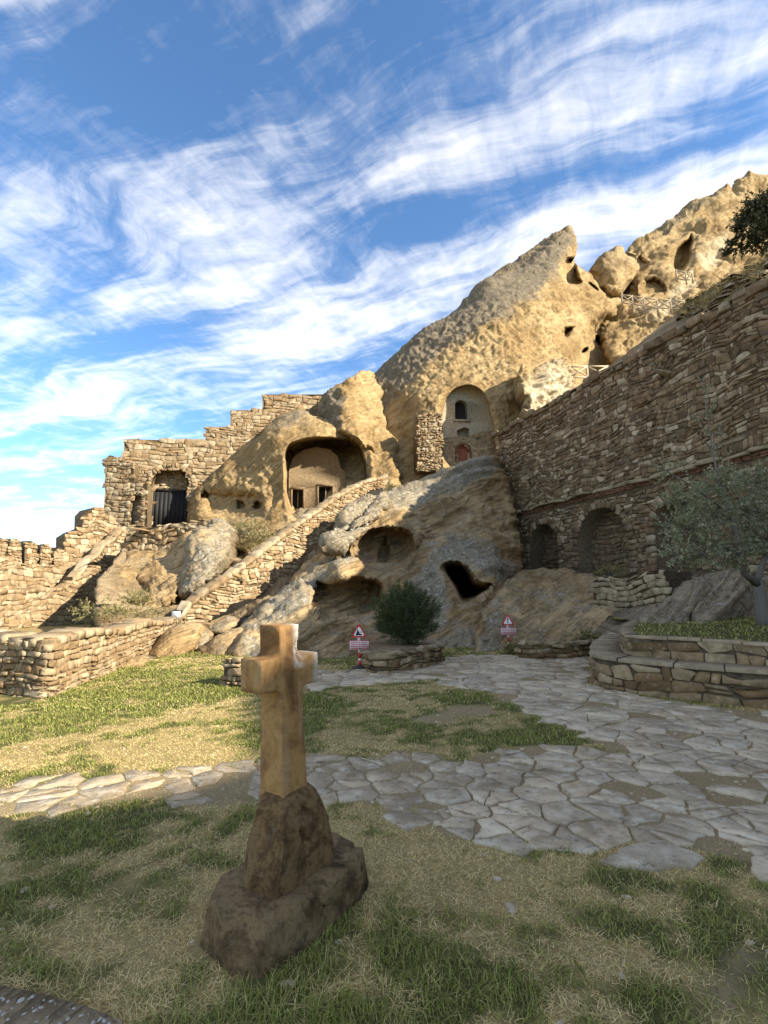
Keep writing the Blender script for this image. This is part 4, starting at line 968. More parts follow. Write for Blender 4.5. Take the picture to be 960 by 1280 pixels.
m.obj('door_frame', M_DARKWOOD, gate)
tymp = pxuv(bp, [(188, 614), (236, 614), (234, 600), (226, 590), (211, 586), (196, 590), (189, 600)])
wall_core(gate, bp, tymp, .2, M_MORTL, name='tympanum')
masonry(gate, bp, tymp, M_LEFT, (.14, .24), (.25, .5), proud=.05, seed=19, minpx=7, name='tympanum_stone')

tower, tpth, tuv, ths = px_wall('gate_tower', (126, 650), (170, 650), 29.3, 29.1, [(126, 700), (128, 658), (131, 612), (131, 574), (137, 569), (146, 571), (152, 573), (154, 580), (160, 577), (167, 580), (167, 602), (176, 604), (184, 606), (184, 664), (184, 700)],
    'narrow broken watch tower of rubble stone left of the gate', 'tower', .5, [arch_px(161, 175, 658, 618)], .4, seed=23, ch=(.16, .30), cw=(.24, .6), maxparts=120, minpx=7)
voussoirs(tower, tpth, *arch_px(161, 175, 658, 618)(tpth), M_LEFT, n=9, ring=.2, proud=.07, seed=24, minpx=6, name='arch_stone')
bp = Path([tpth.at(np.array([0.]), 0, np.array([-.395]))[0][:2], tpth.at(np.array([tpth.L]), 0, np.array([-.395]))[0][:2]])
masonry(tower, bp, ths[0], M_LEFT, (.16, .26), (.25, .5), proud=.05, seed=25, minpx=7, name='niche_stone')

cren = [(-30, 760), (-30, 690), (8, 692), (28, 704), (48, 704), (66, 706), (80, 700), (80.5, 672), (90, 666), (103, 661), (103.5, 645), (110, 638), (127, 634), (131, 640), (150, 655), (152, 690), (118, 716), (90, 760)]
cw_, cpth, cuv_, _ = px_wall('crenellated_wall', (-30, 700), (150, 690), 20, 27.5, cren, 'sunlit fortress wall with rounded battlements at the left edge', 'wall', .5, seed=27, ch=(.15, .27), cw=(.22, .55), maxparts=200, minpx=7.5, wave=.12)
for k, (x0, x1, yt, yb) in enumerate(((-24, -10, 671, 700), (-6, 8, 672, 700), (11, 27, 673, 706), (30.5, 46.5, 676, 708), (50, 64, 680, 708), (67.5, 80, 684, 708))):
    mp = pxuv(cpth, [(x0, yb), (x0 + .5, yt + 6), (x0 + 3, yt + 2), ((x0 + x1) / 2, yt), (x1 - 3, yt + 2), (x1 - .5, yt + 6), (x1, yb)])
    wall_core(cw_, cpth, mp, .5, M_MORTL, name='merlon')
    masonry(cw_, cpth, mp, M_LEFT, (.12, .19), (.13, .26), proud=.05, seed=60 + k, wave=.02, minpx=6, maxparts=20, name='merlon_stone', stuffname='small_merlon_stones')
ramp, rpth, ruv, _ = px_wall('ramp_wall', (-40, 780), (156, 680), 18.2, 26.3, [(-40, 850), (-40, 741), (0, 740), (30, 739), (60, 738), (86, 735), (92, 722), (104, 716), (112, 700), (124, 695), (130, 682), (142, 676), (150, 664), (158, 660), (158, 680), (146, 704), (132, 735), (122, 765), (110, 790), (60, 850)],
        'broad sunlit rubble wall stepping down from the tower below the battlements', 'wall', .5, seed=29, ch=(.13, .24), cw=(.2, .5), maxparts=280, minpx=7.5, wave=.2)
coping(ramp, rpth, pxuv(rpth, [(-40, 741), (0, 740), (60, 738), (86, 735), (92, 722), (104, 716), (112, 700), (124, 695), (130, 682), (142, 676), (150, 664), (158, 660)]), .5, M_LEFT, 8, (.3, .6), (.04, .16))
px_wall('terrace_wall', (150, 690), (266, 660), 24.2, 23.8, [(150, 700), (156, 672), (172, 664), (190, 659), (220, 654), (250, 650), (262, 650), (262, 662), (242, 676), (230, 690), (214, 697), (190, 697), (165, 700)],
        'rough retaining wall just below the gate doorway', 'wall', .8, seed=31, ch=(.16, .28), cw=(.25, .6), maxparts=120, minpx=7.5, wave=.2, proud=.1)
px_wall('chapel_buttress', (520, 560), (553, 560), 29.0, 29.2, [(522, 590), (521, 519), (530, 517), (551, 516), (553, 545), (554, 588)], 'narrow sunlit rubble buttress left of the chapel niche', 'buttress', 1.2, seed=33, ch=(.10, .2), cw=(.16, .4), maxparts=80, minpx=6.5, proud=.08)

# ---- walled front of the chapel niche
cp = Path([P(545, 540, 31.6)[:2], P(625, 540, 31.9)[:2]])
cuv = pxuv(cp, [(548, 600), (548, 500), (560, 486), (585, 478), (606, 486), (618, 506), (624, 530), (624, 600)])
chap = thing('chapel', (*P(585, 560, 31.7)[:2], 9), 'plastered chapel front with dark arched window and small red door in the rock niche', 'chapel')
win = arch_uv(*arch_px(569, 584, 524, 500)(cp), k=10); nich = pxuv(cp, [(571, 547), (586, 547), (586, 536), (580, 534), (571, 538)]); dr = arch_uv(*arch_px(571.5, 587, 577, 556)(cp), k=10)
wall_core(chap, cp, cuv, .9, M_PLASTER, [win, nich, dr], .55, name='plaster_wall')
def frame_band(parent, path, ul, ur, vb, vc, width, proud, mat, name, k=12):
    a = arch_uv(ul, ur, vb, vc, k); c = np.array([(ul + ur) / 2, vb + (vc - vb) * .4]); b = arch_uv(min(ul, ur) - width, max(ul, ur) + width, vb, vc + width, k)
    a, b = np.roll(a, -1, 0), np.roll(b, -1, 0); n = len(a)
    V = np.vstack([path.at(q[:, 0], q[:, 1], np.full(n, w_)) for q, w_ in ((a, -.1), (a, proud), (b, proud), (b, -.05))])
    i = np.arange(n - 1); return mesh_obj(name, V, [np.vstack([np.stack([k2 * n + i, k2 * n + i + 1, (k2 + 1) * n + i + 1, (k2 + 1) * n + i], -1) for k2 in range(3)])], mat, parent)
def pane(parent, path, hole, w0, mat, name):
    h = np.asarray(hole); n = len(h); V = np.vstack([path.at(h[:, 0], h[:, 1], np.full(n, w0)), path.at(h[:, 0], h[:, 1], np.full(n, w0 - .04))])
    T = np.array(tessellate_polygon([[Vector((a, b, 0)) for a, b in h]])); Q = [[i, (i + 1) % n, n + (i + 1) % n, n + i] for i in range(n)]
    return mesh_obj(name, V, [np.vstack([T, T + n]), Q], mat, parent)
pane(chap, cp, win, -.40, M_DARK, 'window')
pane(chap, cp, dr, -.15, M_REDDOOR, 'door')
frame_band(chap, cp, *arch_px(571.5, 587, 577, 556)(cp), .14, .04, M_BRICK, 'door_surround')
q = pxuv(cp, [(566, 526), (588, 526)]); m = MB(); a = cp.at(np.array([q[0, 0], q[1, 0]]), q[0, 1], np.array([.03, .03])); m.box(a.mean(0), (np.linalg.norm(a[1] - a[0]) / 2, .10, .05)); m.obj('window_sill', M_PLASTER, chap)
lowp = pxuv(cp, [(549, 600), (549, 548), (568, 545), (600, 540), (622, 538), (623, 600)])
masonry(chap, cp, lowp, M_LEFT, (.09, .16), (.16, .34), holes=[dr, nich], proud=.025, seed=35, minpx=6.5, tone=(.3, 1), name='brick_stone')

# ---- walled front inside the big cave
kp = Path([P(358, 620, 29.7)[:2], P(434, 620, 29.9)[:2]])
kuv = pxuv(kp, [(361, 660), (361, 590), (366, 572), (380, 562), (396, 559), (412, 562), (422, 570), (426, 585), (432, 590), (432, 650)])
cave = thing('cave_dwelling', (*P(395, 640, 29.8)[:2], 6), 'clay walled room front with two dark openings inside the big cave', 'dwelling')
w1, w2 = pxuv(kp, [(365, 636), (379, 636), (379, 612), (365, 612)]), pxuv(kp, [(398, 635), (415.5, 634), (415.5, 608), (398, 609)])
M_CLAY = mortar_material('cave_clay', (.19, .135, .075), (.28, .205, .12))
wall_core(cave, kp, kuv, .8, M_CLAY, [w1, w2], .6, name='clay_wall')
for hq in (w1, w2):
    pane(cave, kp, hq, -.45, M_DARK, 'dark_opening')
    m = MB(); c0, c1 = hq[0], hq[2]
    for (a, b, c, d) in ((c0[0] - .12, c1[0] + .12, c1[1], c1[1] + .13), (c0[0] - .10, c0[0], c0[1], c1[1]), (c1[0], c1[0] + .10, c0[1], c1[1]), ((c0[0] + c1[0]) / 2 - .03, (c0[0] + c1[0]) / 2 + .03, c0[1], c1[1])):
        z_ = (-.02, .05) if abs(b - a) > .07 and (b - a) != .06 else (-.2, -.14)
        qv = kp.at(np.array([a, b, b, a] * 2), np.array([c, c, d, d] * 2), np.array([z_[0]] * 4 + [z_[1]] * 4)); m.add(qv, [[[0, 1, 2, 3], [7, 6, 5, 4], [0, 4, 5, 1], [1, 5, 6, 2], [2, 6, 7, 3], [3, 7, 4, 0]]])
    m.obj('window_frame', M_CLAY, cave)
arcb = arch_uv(*arch_px(366, 424, 610, 560)(kp), k=20)

# ---- curved two step terrace
tl = gp([(772, 812), (752, 826), (741, 842), (742, 856), (760, 863), (800, 868.5), (870, 877), (960, 886.5), (1080, 899), (1300, 925)])
TL = Path(smooth_poly(tl, 2, False))
terr = thing('terrace', (*tl[5], 0), 'curved two step stone terrace wall edging the paved path', 'terrace')
strip_wall(terr, TL, .46, -.08, .9, M_MORT, name='lower_step')
masonry(terr, TL, [[0, -.03], [TL.L, -.03], [TL.L, .43], [0, .43]], M_TERR, (.10, .19), (.20, .52), proud=.03, seed=41, wave=.02, minpx=9, split=.3)
off = TL.at(TL.u, 0, np.full(len(TL.u), -.52))[:, :2]; TU = Path(off[2:])
strip_wall(terr, TU, .79, .40, .5, M_MORT, name='upper_step')
masonry(terr, TU, [[0, .44], [TU.L, .44], [TU.L, .77], [0, .77]], M_TERR, (.13, .30), (.30, .8), proud=.025, seed=43, wave=.015, minpx=9, split=.1)
rng = np.random.default_rng(9)
def cap_slabs(path, z, w0, w1, name, h=.055, l=(.35, .8)):
    u = 0.0
    while u < path.L - .05:
        wd = min(rng.uniform(*l), path.L - u); k = np.linspace(u + .008, u + wd - .008, 3); dz = rng.normal(0, .006); o0, o1 = w0 + rng.normal(0, .012), w1
        V = np.vstack([path.at(k, z + dz, np.full(3, o0)), path.at(k, z + dz, np.full(3, o1)), path.at(k, z + h + dz - .012, np.full(3, o0)), path.at(k, z + h + dz, np.full(3, o0 - .015)), path.at(k, z + h + dz, np.full(3, o1))])
        f = []
        for i in (0, 1): f += [[0 + i, 1 + i, 7 + i, 6 + i], [6 + i, 7 + i, 10 + i, 9 + i], [9 + i, 10 + i, 13 + i, 12 + i], [3 + i, 12 + i, 13 + i, 4 + i]]
        pp = proj(V)
        if pp[:, 0].min() < 1250: mesh_obj(name, V, [f, [[0, 6, 9, 12, 3]], [[2, 5, 14, 11, 8]]][:1], M_CAP, terr, {'rnd': np.full(15, rng.uniform(.05, .95))})
        u += wd
cap_slabs(TL, .455, .045, -.56, 'capstone')
cap_slabs(TU, .785, .03, -.20, 'upper_capstone', .045)
# turf on the terrace
edge = TU.at(TU.u, 0, np.full(len(TU.u), -.12))[:, :2]
far_pts = np.array([[wallx(3) - .2, 3.0], [wallx(10) - .2, 10], [wallx(14) - .1, 14.0], [P(770, 780, 14.6)[0], 14.6], [P(762, 790, 13.2)[0], 13.2]])
tpoly = np.vstack([edge, far_pts])
tri = np.array(tessellate_polygon([[Vector((a, b, 0)) for a, b in tpoly]]))
# regular grid clipped to the terrace so that the turf has gentle relief
gx2, gy2 = np.arange(tpoly[:, 0].min(), tpoly[:, 0].max(), .2), np.arange(tpoly[:, 1].min(), tpoly[:, 1].max(), .2)
TX, TY = np.meshgrid(gx2, gy2); td, tcx, tcy = sdf(tpoly, TX, TY); tin = td > 0
cell = tin[:-1, :-1] | tin[1:, :-1] | tin[:-1, 1:] | tin[1:, 1:]
TX, TY = np.where(tin, TX, tcx), np.where(tin, TY, tcy); TZ = .80 + .03 * noise2(TX, TY, 33) * np.clip(td, 0, 1) + .05 * np.clip(td - .5, 0, 4)
ii = np.arange(TX.size).reshape(TX.shape)
mesh_obj('terrace_lawn', np.stack([TX, TY, TZ], -1).reshape(-1, 3), [np.stack([ii[:-1, :-1], ii[:-1, 1:], ii[1:, 1:], ii[1:, :-1]], -1)[cell]], M_GROUND, None, {'dirt': np.full(TX.size, .15), 'green': np.full(TX.size, .75)}, True, kind='structure')
def terrace_z(x, y):
    d = sdf(tpoly, x, y)[0]; return .80 + .03 * noise2(x, y, 33) * np.clip(d, 0, 1) + .05 * np.clip(d - .5, 0, 4), d

# ---- small walls by the signs
for nm, pts, h, lb, sd in (('planter_wall', [(458, 840), (466, 842.5), (500, 841), (540, 832), (552, 827)], .40, 'low stone kerb wall below the round dark bush', 51),
                           ('kerb_wall', [(648, 822), (680, 824), (720, 823), (752, 818)], .36, 'low mossy kerb wall between second sign and terrace', 53),
                           ('stone_stack', [(279, 857), (291, 858.5), (304, 859)], .44, 'short dry stone stack on the lawn left of the cross', 55)):
    pt = Path(smooth_poly(gp(pts), 2, False)); o = thing(nm, (*gp(pts)[1], 0), lb, 'wall')
    strip_wall(o, pt, h - .04, -.05, .45, M_MORT)
    masonry(o, pt, [[0, -.02], [pt.L, -.02], [pt.L, h], [0, h]], M_LEFT if sd == 55 else M_TERR, (.06, .12) if sd == 55 else (.08, .15), (.08, .2) if sd == 55 else (.16, .36), proud=.05, seed=sd, wave=.03, minpx=6.5)
    k = 0.0 if sd != 55 else 9.0; rr = np.random.default_rng(sd)
    while k < pt.L - .1:
        wd = rr.uniform(.22, .42); C = np.array([[(k, h - .05), (k + wd - .02, h - .05), (k + wd - .02, h + .02), (k, h + .02)]]); put_stones(o, stone_geo(pt, C, .09, rr), rr.uniform(.1, .9, 1), M_CAP, minpx=6, name='top_stone', stuffname='small_top_stone'); k += wd
mesh_obj('planter_soil', np.vstack([P(np.array([456, 470, 505, 545, 556, 540, 480, 455.]), np.array([835, 838, 836, 828, 822, 815, 815, 825.]), np.array([10.6, 10.4, 10.5, 11.3, 11.9, 13.0, 13.0, 11.8])) * [1, 1, 0] + [0, 0, .34]]), [[[0, 1, 2, 3, 4, 5, 6, 7]]], M_SOIL, None, {'crust': np.zeros(8), 'pale': np.zeros(8), 'cave_shade': np.zeros(8)}, kind='structure')

# ================================================================ stone cross
TH = R(34); dv = np.array([math.sin(TH), math.cos(TH), 0]); pvv = np.array([math.cos(TH), -math.sin(TH), 0]); zv = np.array([0, 0, 1.])
CB = np.array([-.465, 2.73, 0.0])
cross = thing('stone_cross', CB, 'brown stone cross on a rough hewn plinth and slab in the lawn', 'cross')
def loft(rings, amp, freq, seed, nseg=72, nz=None, rnd=.25, fine=0.0):
    """rings: list of (z, centre(a,b), half sizes(a,b), corner exponent) along d and p"""
    zs = [r[0] for r in rings]; V = []; nz = nz or 40
    par = np.array([[r[1][0], r[1][1], r[2][0], r[2][1], r[3]] for r in rings])
    a = np.linspace(0, 2 * math.pi, nseg, endpoint=False)
    for z in np.linspace(zs[0], zs[-1], nz):
        ca, cb, ha, hb, ex = [np.interp(z, zs, par[:, k]) for k in range(5)]
        ct, sn = np.cos(a), np.sin(a); rr = (np.abs(ct) ** ex + np.abs(sn) ** ex) ** (-1 / ex)
        V.append(CB + np.outer(ca + ha * rr * ct, dv) + np.outer(cb + hb * rr * sn, pvv) + z * zv)
    V = np.array(V); top = V[-1]; cen = top.mean(0); caps = [cen + (top - cen) * f for f in (.92, .75, .5, .25)]
    V = np.concatenate([V, np.array(caps)]); n = len(V)
    cc = V.mean((0, 1)); nrm = V - (CB + np.array([0, 0, 1]) * V[..., 2:3]); nrm[n - 4:] = [0, 0, 1]; nrm /= np.linalg.norm(nrm, axis=-1, keepdims=True) + 1e-6
    dis = amp * fbm(V * freq, 5, seed) + fine * fbm(V * 22, 3, seed + 4, .6, True)
    V = V + nrm * dis[..., None]; V[n - 4:, :, 2] += 0
    i, j = np.meshgrid(np.arange(n - 1), np.arange(nseg), indexing='ij')
    Q = np.stack([i * nseg + j, i * nseg + (j + 1) % nseg, (i + 1) * nseg + (j + 1) % nseg, (i + 1) * nseg + j], -1).reshape(-1, 4)
    VV = np.vstack([V.reshape(-1, 3), V[-1].mean(0)[None]]); T = [[(n - 1) * nseg + k, (n - 1) * nseg + (k + 1) % nseg, len(VV) - 1] for k in range(nseg)]
    return VV, [Q, T]
V, F = loft([(-.1, (.02, -.04), (.435, .26), 5), (.0, (.02, -.04), (.44, .262), 5), (.08, (.03, -.04), (.438, .262), 5), (.14, (.03, -.04), (.43, .258), 5), (.178, (.03, -.04), (.42, .248), 6), (.19, (.03, -.04), (.405, .235), 6)], .016, 6.5, 3, 240, 64, fine=.003)
def facets(V, planes, keepz=None):
    """hew flat faces: everything outside a plane is cut back to it"""
    rel = V - CB
    for (a, b, z, off) in planes:
        nrm = a * dv + b * pvv + z * zv; L_ = np.linalg.norm(nrm); nrm = nrm / L_
        V = V - np.outer(np.clip((V - CB) @ nrm - off + .004 * fbm(V * 9, 3, int(off * 1000)), 0, 1), nrm)
    return V
V = facets(V, [(-1, -.15, .12, .405), (-.75, .75, .15, .385), (-.2, 1, .2, .255), (.5, .9, .2, .355), (-.6, -.8, .2, .375), (1, .2, .2, .45), (-.1, -1, .15, .30), (-.9, .35, .6, .385), (-.3, 1, .8, .29)])
# worn holes in the top of the base slab
for pq in ((.33, .20, .030, .05), (-.02, .215, .026, .04), (.05, .20, .02, .03), (.40, .10, .02, .03)):
    c = CB + pq[0] * dv + pq[1] * pvv; r2 = ((V[:, :2] - c[:2]) ** 2).sum(-1); V[:, 2] -= pq[3] * np.exp(-r2 / (pq[2] ** 2)) * (V[:, 2] > .13)
mesh_obj('base_slab', V, F, M_BASE, cross, smooth=True)
V, F = loft([(.10, (-.005, -.02), (.200, .125), 14), (.2, (-.005, -.02), (.212, .135), 14), (.3, (-.005, -.025), (.205, .138), 14), (.42, (-.005, -.03), (.178, .13), 12), (.52, (-.005, -.04), (.145, .112), 9), (.56, (-.005, -.045), (.13, .104), 6), (.585, (-.005, -.045), (.108, .085), 4)], .007, 6, 7, 240, 76, fine=.002)
V = facets(V, [(-1, .1, .22, .252), (-1, -.6, .15, .252), (-.9, .9, .2, .268), (1, .1, .35, .335), (0, -1, .3, .262), (-.7, -1, .4, .315), (.9, .7, .3, .305)])
# flat dressed side carrying the carving
rel = V - CB; bq = rel @ pvv; lim = .108 - .10 * np.clip(rel[:, 2] - .32, 0, 1); V = V - np.outer(np.clip(bq - lim, 0, 1) * .85, pvv)
def carve(V, pts, wid, dep):
    rel = V - CB; a = rel @ dv; z = rel[:, 2]; side = (rel @ pvv) > .04; best = np.full(len(V), 9.)
    for (a0, z0), (a1, z1) in zip(pts[:-1], pts[1:]):
        ex, ez = a1 - a0, z1 - z0; t = np.clip(((a - a0) * ex + (z - z0) * ez) / (ex * ex + ez * ez), 0, 1); best = np.minimum(best, np.hypot(a - a0 - t * ex, z - z0 - t * ez))
    return V - np.outer(dep * np.exp(-(best / wid) ** 2) * side, pvv)
V = carve(V, [(.0, .50), (.06, .46), (.10, .40), (.04, .36), (.0, .36)], .011, .028); V = carve(V, [(.09, .36), (.15, .29)], .011, .024); V = carve(V, [(-.04, .42), (.0, .33)], .010, .02)
mesh_obj('plinth', V, F, M_PLINTH, cross, smooth=True)
# the cross itself: outline in the (d, z) plane with curved inner corners, extruded and softened
W, AH, A0, A1, ZT, r = .080, .208, 1.085, 1.245, 1.405, .035
def corner(cx_, cz_, a0, a1): return [(cx_ + r * math.cos(t), cz_ + r * math.sin(t)) for t in np.linspace(a0, a1, 5)]
half = [(W, .54), (W, A0 - r)] + corner(W + r, A0 - r, math.pi, math.pi / 2)[1:] + [(AH, A0), (AH, A1)] + corner(W + r, A1 + r, 1.5 * math.pi, math.pi) + [(W, ZT)]
ol = np.array(half + [(-a, z) for a, z in half[::-1]]); ol = dense(ol, .03)
cent = np.array([0, 1.0]); n = len(ol)
nx = np.roll(ol, -1, 0) - np.roll(ol, 1, 0); nn = np.stack([nx[:, 1], -nx[:, 0]], -1); nn /= np.linalg.norm(nn, axis=1, keepdims=True) + 1e-9
T_ = .076
# interior points for a dense side face
gxx, gzz = np.meshgrid(np.arange(-.28, .281, .014), np.arange(.54, 1.42, .014)); dd = sdf(ol, gxx, gzz)[0]; ok = dd > .012
from mathutils.geometry import delaunay_2d_cdt
inner = ol - nn * .004
pts2 = [Vector(q) for q in inner] + [Vector(q) for q in np.stack([gxx[ok], gzz[ok]], -1)]
vo, _, fo, _, _, _ = delaunay_2d_cdt(pts2, [(i, (i + 1) % n) for i in range(n)], [list(range(n))], 1, 1e-6)
vo = np.array([list(v) for v in vo]); fo = np.array(fo)[:, ::-1]
near = np.array([int(np.argmin(((vo - q_) ** 2).sum(-1))) for q_ in inner])
def cross_side(sg):
    q = np.c_[vo, np.full(len(vo), sg * T_)]; return q
m_ = len(vo); VV = np.vstack([cross_side(1), cross_side(-1), np.c_[ol, np.full(n, T_ - .004)], np.c_[ol, np.full(n, T_ * .33)], np.c_[ol, np.full(n, -T_ * .33)], np.c_[ol, np.full(n, -T_ + .004)]])
i = np.arange(n); j = (i + 1) % n; B = 2 * m_
RI = [near, B + i, B + n + i, B + 2 * n + i, B + 3 * n + i, m_ + near]
Q = np.vstack([np.stack([a, np.roll(a, -1), np.roll(b, -1), b], -1) for a, b in zip(RI[:-1], RI[1:])])
LEAN = R(-3.2)
P3 = VV.copy()
dis = .004 * fbm(np.c_[VV[:, 0] * 7, VV[:, 1] * 7, VV[:, 2] * 9], 4, 5); taper = 1 + .10 * np.clip((.95 - VV[:, 1]) / .4, 0, 1)
P3[:, 0] *= taper; P3[:, 2] = P3[:, 2] * taper + np.sign(VV[:, 2]) * dis
chip = np.exp(-(((VV[:, 0] - .08) / .05) ** 2 + ((VV[:, 1] - 1.30) / .12) ** 2)); P3[:, 2] -= np.where(VV[:, 2] > 0, .03 * chip * (1 + fbm(VV * 20, 2, 2)), 0)
Wc = CB + np.outer(P3[:, 0] - .02, dv) + np.outer(P3[:, 2] - .045, pvv)
zrel = P3[:, 1] - .55; xs = np.array([1., 0, 0]); Wc = Wc + np.outer(zrel * math.sin(LEAN), xs); Wc[:, 2] += P3[:, 1] - np.clip((Wc[:, 0] - CB[0]) * math.sin(LEAN), -1, 1) * 0
sun_slivers = np.exp(-(((VV[:, 0] - .065) / .035) ** 2)) * (VV[:, 1] > 1.17) * (VV[:, 2] > 0) + np.exp(-(((VV[:, 0] - .205) / .03) ** 2)) * (VV[:, 1] > 1.08) * (VV[:, 2] > -.05)  # slivers of sun on shaft and far arm, painted as pale patches
mesh_obj('cross', Wc, [np.vstack([fo, fo[:, ::-1] + m_]), Q], M_CROSS, cross, {'pale': np.clip(sun_slivers, 0, 1)}, smooth=False)

# speckled pebble slab in the near left corner
sl = gp([(-80, 1236), (0, 1241), (50, 1252), (100, 1266), (140, 1281), (190, 1330), (150, 1420), (-90, 1420)])
slab = thing('pebble_slab', (*sl.mean(0), 0), 'low stone slab set with white pebbles in the near left corner', 'paving')
n = len(sl); c = sl.mean(0); V = np.vstack([np.c_[sl, np.full(n, -.05)], np.c_[sl, np.full(n, .022)], np.c_[c + (sl - c) * .98, np.full(n, .030)], [[*c, .032]]])
mesh_obj('slab_bed', V, [[[k * n + j, k * n + (j + 1) % n, (k + 1) * n + (j + 1) % n, (k + 1) * n + j] for k in (0, 1) for j in range(n)], [[2 * n + j, 2 * n + (j + 1) % n, 3 * n] for j in range(n)]], M_SLAB, slab, smooth=False)
rng = np.random.default_rng(4); pb = rng.uniform(sl.min(0), sl.max(0), (1100, 2)); pb = pb[sdf(sl, pb[:, 0], pb[:, 1])[0] > .02]
ico = np.array([[math.cos(t) * math.cos(e), math.sin(t) * math.cos(e), math.sin(e)] for e in (0, .7) for t in np.linspace(0, 2 * math.pi, 6, endpoint=False)] + [[0, 0, 1]])
VV = []; 
for q in pb:
    a = rng.uniform(0, 6.3); s_ = rng.uniform(.003, .010); ex = ico * [s_ * 1.5, s_, s_ * .5]; VV.append(np.stack([ex[:, 0] * math.cos(a) - ex[:, 1] * math.sin(a), ex[:, 0] * math.sin(a) + ex[:, 1] * math.cos(a), ex[:, 2]], -1) + [*q, .028])
off = (np.arange(len(pb)) * 13)[:, None, None]
mesh_obj('pebbles', np.vstack(VV), [(np.array([[j, (j + 1) % 6, 6 + (j + 1) % 6, 6 + j] for j in range(6)])[None] + off).reshape(-1, 4), (np.array([[6 + j, 6 + (j + 1) % 6, 12] for j in range(6)])[None] + off).reshape(-1, 3)], M_PEBBLE, slab, smooth=True, kind='stuff')

# ================================================================ warning signs
def tri_prism(m, c, w_, h_, y0, y1, inset=0.0, M=None):
    p = np.array([(-w_ / 2, 0), (w_ / 2, 0), (0, h_)]); ce = p.mean(0); p = ce + (p - ce) * (1 - inset)
    # rounded corners
    q = smooth_poly(np.repeat(p, 2, 0) * .5 + np.roll(np.repeat(p, 2, 0), -1, 0) * .5 if False else np.vstack([[a * .88 + b * .12, a * .88 + d * .12] for a, b, d in zip(p, np.roll(p, 1, 0), np.roll(p, -1, 0))]), 0)
    n = len(q); V = np.vstack([np.c_[q[:, 0], np.full(n, y0), q[:, 1]], np.c_[q[:, 0], np.full(n, y1), q[:, 1]]]) + c
    m.add(V, [[[i, (i + 1) % n, n + (i + 1) % n, n + i] for i in range(n)]]); m.add(V, [np.array([list(range(n - 1, -1, -1)), list(range(n, 2 * n))])])
def flat(m, pts, c, y0, y1):
    q = np.array(pts, float); n = len(q); V = np.vstack([np.c_[q[:, 0], np.full(n, y0), q[:, 1]], np.c_[q[:, 0], np.full(n, y1), q[:, 1]]]) + c
    T = np.array(tessellate_polygon([[Vector((a, b, 0)) for a, b in q]])); m.add(V, [[[i, (i + 1) % n, n + (i + 1) % n, n + i] for i in range(n)], np.vstack([T, T + n])])
def warning_sign(base, sc, label, kind, lean):
    s = thing('warning_sign', base, label, 'sign', 'warning signs by the rocks'); b = np.array(base, float); k = sc
    m = MB()
    n_ = 14; rb = [.0, .010, .03, .045]; a = np.linspace(0, 2 * math.pi, n_, endpoint=False)
    V = np.vstack([np.c_[np.cos(a) * r_, np.sin(a) * r_, np.full(n_, z_)] for r_, z_ in ((.17, 0), (.17, .03), (.10, .05), (.04, .065))]) * k + b
    m.add(V, [[[r_ * n_ + j, r_ * n_ + (j + 1) % n_, (r_ + 1) * n_ + (j + 1) % n_, (r_ + 1) * n_ + j] for r_ in range(3) for j in range(n_)], [list(range(3 * n_, 4 * n_))] * 1] if False else [[[r_ * n_ + j, r_ * n_ + (j + 1) % n_, (r_ + 1) * n_ + (j + 1) % n_, (r_ + 1) * n_ + j] for r_ in range(3) for j in range(n_)]])
    m.obj('base', M_BLACK, s)
    L = np.array([lean, 0, 1.0])
    for i, (z0, z1, mt) in enumerate(((.05, .16, M_RED), (.16, .21, M_WHITE), (.21, .34, M_RED), (.34, .39, M_WHITE), (.39, .50, M_RED), (.50, .78, M_WHITE))):
        m = MB(); m.tube([b + L * z0 * k, b + L * z1 * k], .032 * k, 12); m.obj('post_band', mt, s)
    c = b + L * .44 * k
    m = MB(); m.box(c + np.array([0, -.045, .05]) * k, (.215 * k, .008, .10 * k)); pl = m.obj('text_plate', M_RED, s)
    m = MB(); m.box(c + np.array([0, -.050, .05]) * k, (.208 * k, .006, .093 * k)); m.obj('plate_field', simple('plate_white', (.55, .47, .45), (.66, .58, .56), 20, .5, .05), pl)
    m = MB(); rr = random.Random(3 + kind)
    for row in range(4):   # rows of tiny print, too small to read in the photograph
        x = -.18; z = .115 - row * .043
        while x < .17:
            w_ = rr.uniform(.025, .06); m.box(c + np.array([x + w_ / 2, -.0585, z]) * k, (w_ / 2 * k, .0015, .0085 * k)); x += w_ + .014
    m.obj('print', M_RED, pl)
    c = b + L * .66 * k
    m = MB(); tri_prism(m, c, .36 * k, .31 * k, -.052 * k, -.036 * k); tr = m.obj('warning_triangle', M_RED, s)
    m = MB(); tri_prism(m, c + np.array([0, 0, .0]), .36 * k, .31 * k, -.058 * k, -.050 * k, .30); m.obj('triangle_field', M_WHITE, tr)
    m = MB()
    if kind == 0:   # falling rocks
        flat(m, np.array([(-.075, .045), (.075, .045), (.055, .075), (.015, .085), (.005, .12), (-.02, .15), (-.03, .19), (-.045, .12)]) * k, c, -.063 * k, -.059 * k)
        flat(m, np.array([(.03, .11), (.05, .10), (.055, .12), (.035, .13)]) * k, c, -.063 * k, -.059 * k)
    else:
        flat(m, np.array([(-.010, .095), (.010, .095), (.018, .20), (-.018, .20)]) * k, c, -.063 * k, -.059 * k); flat(m, np.array([(-.013, .055), (.013, .055), (.013, .08), (-.013, .08)]) * k, c, -.063 * k, -.059 * k)
    m.obj('pictogram', M_BLACK, tr)
    return s
b1 = G(450, 836); b2 = G(637, 813)
warning_sign((b1[0], b1[1], 0.01), .92, 'red and white warning sign with rockfall triangle left of the bush', 0, -.04)
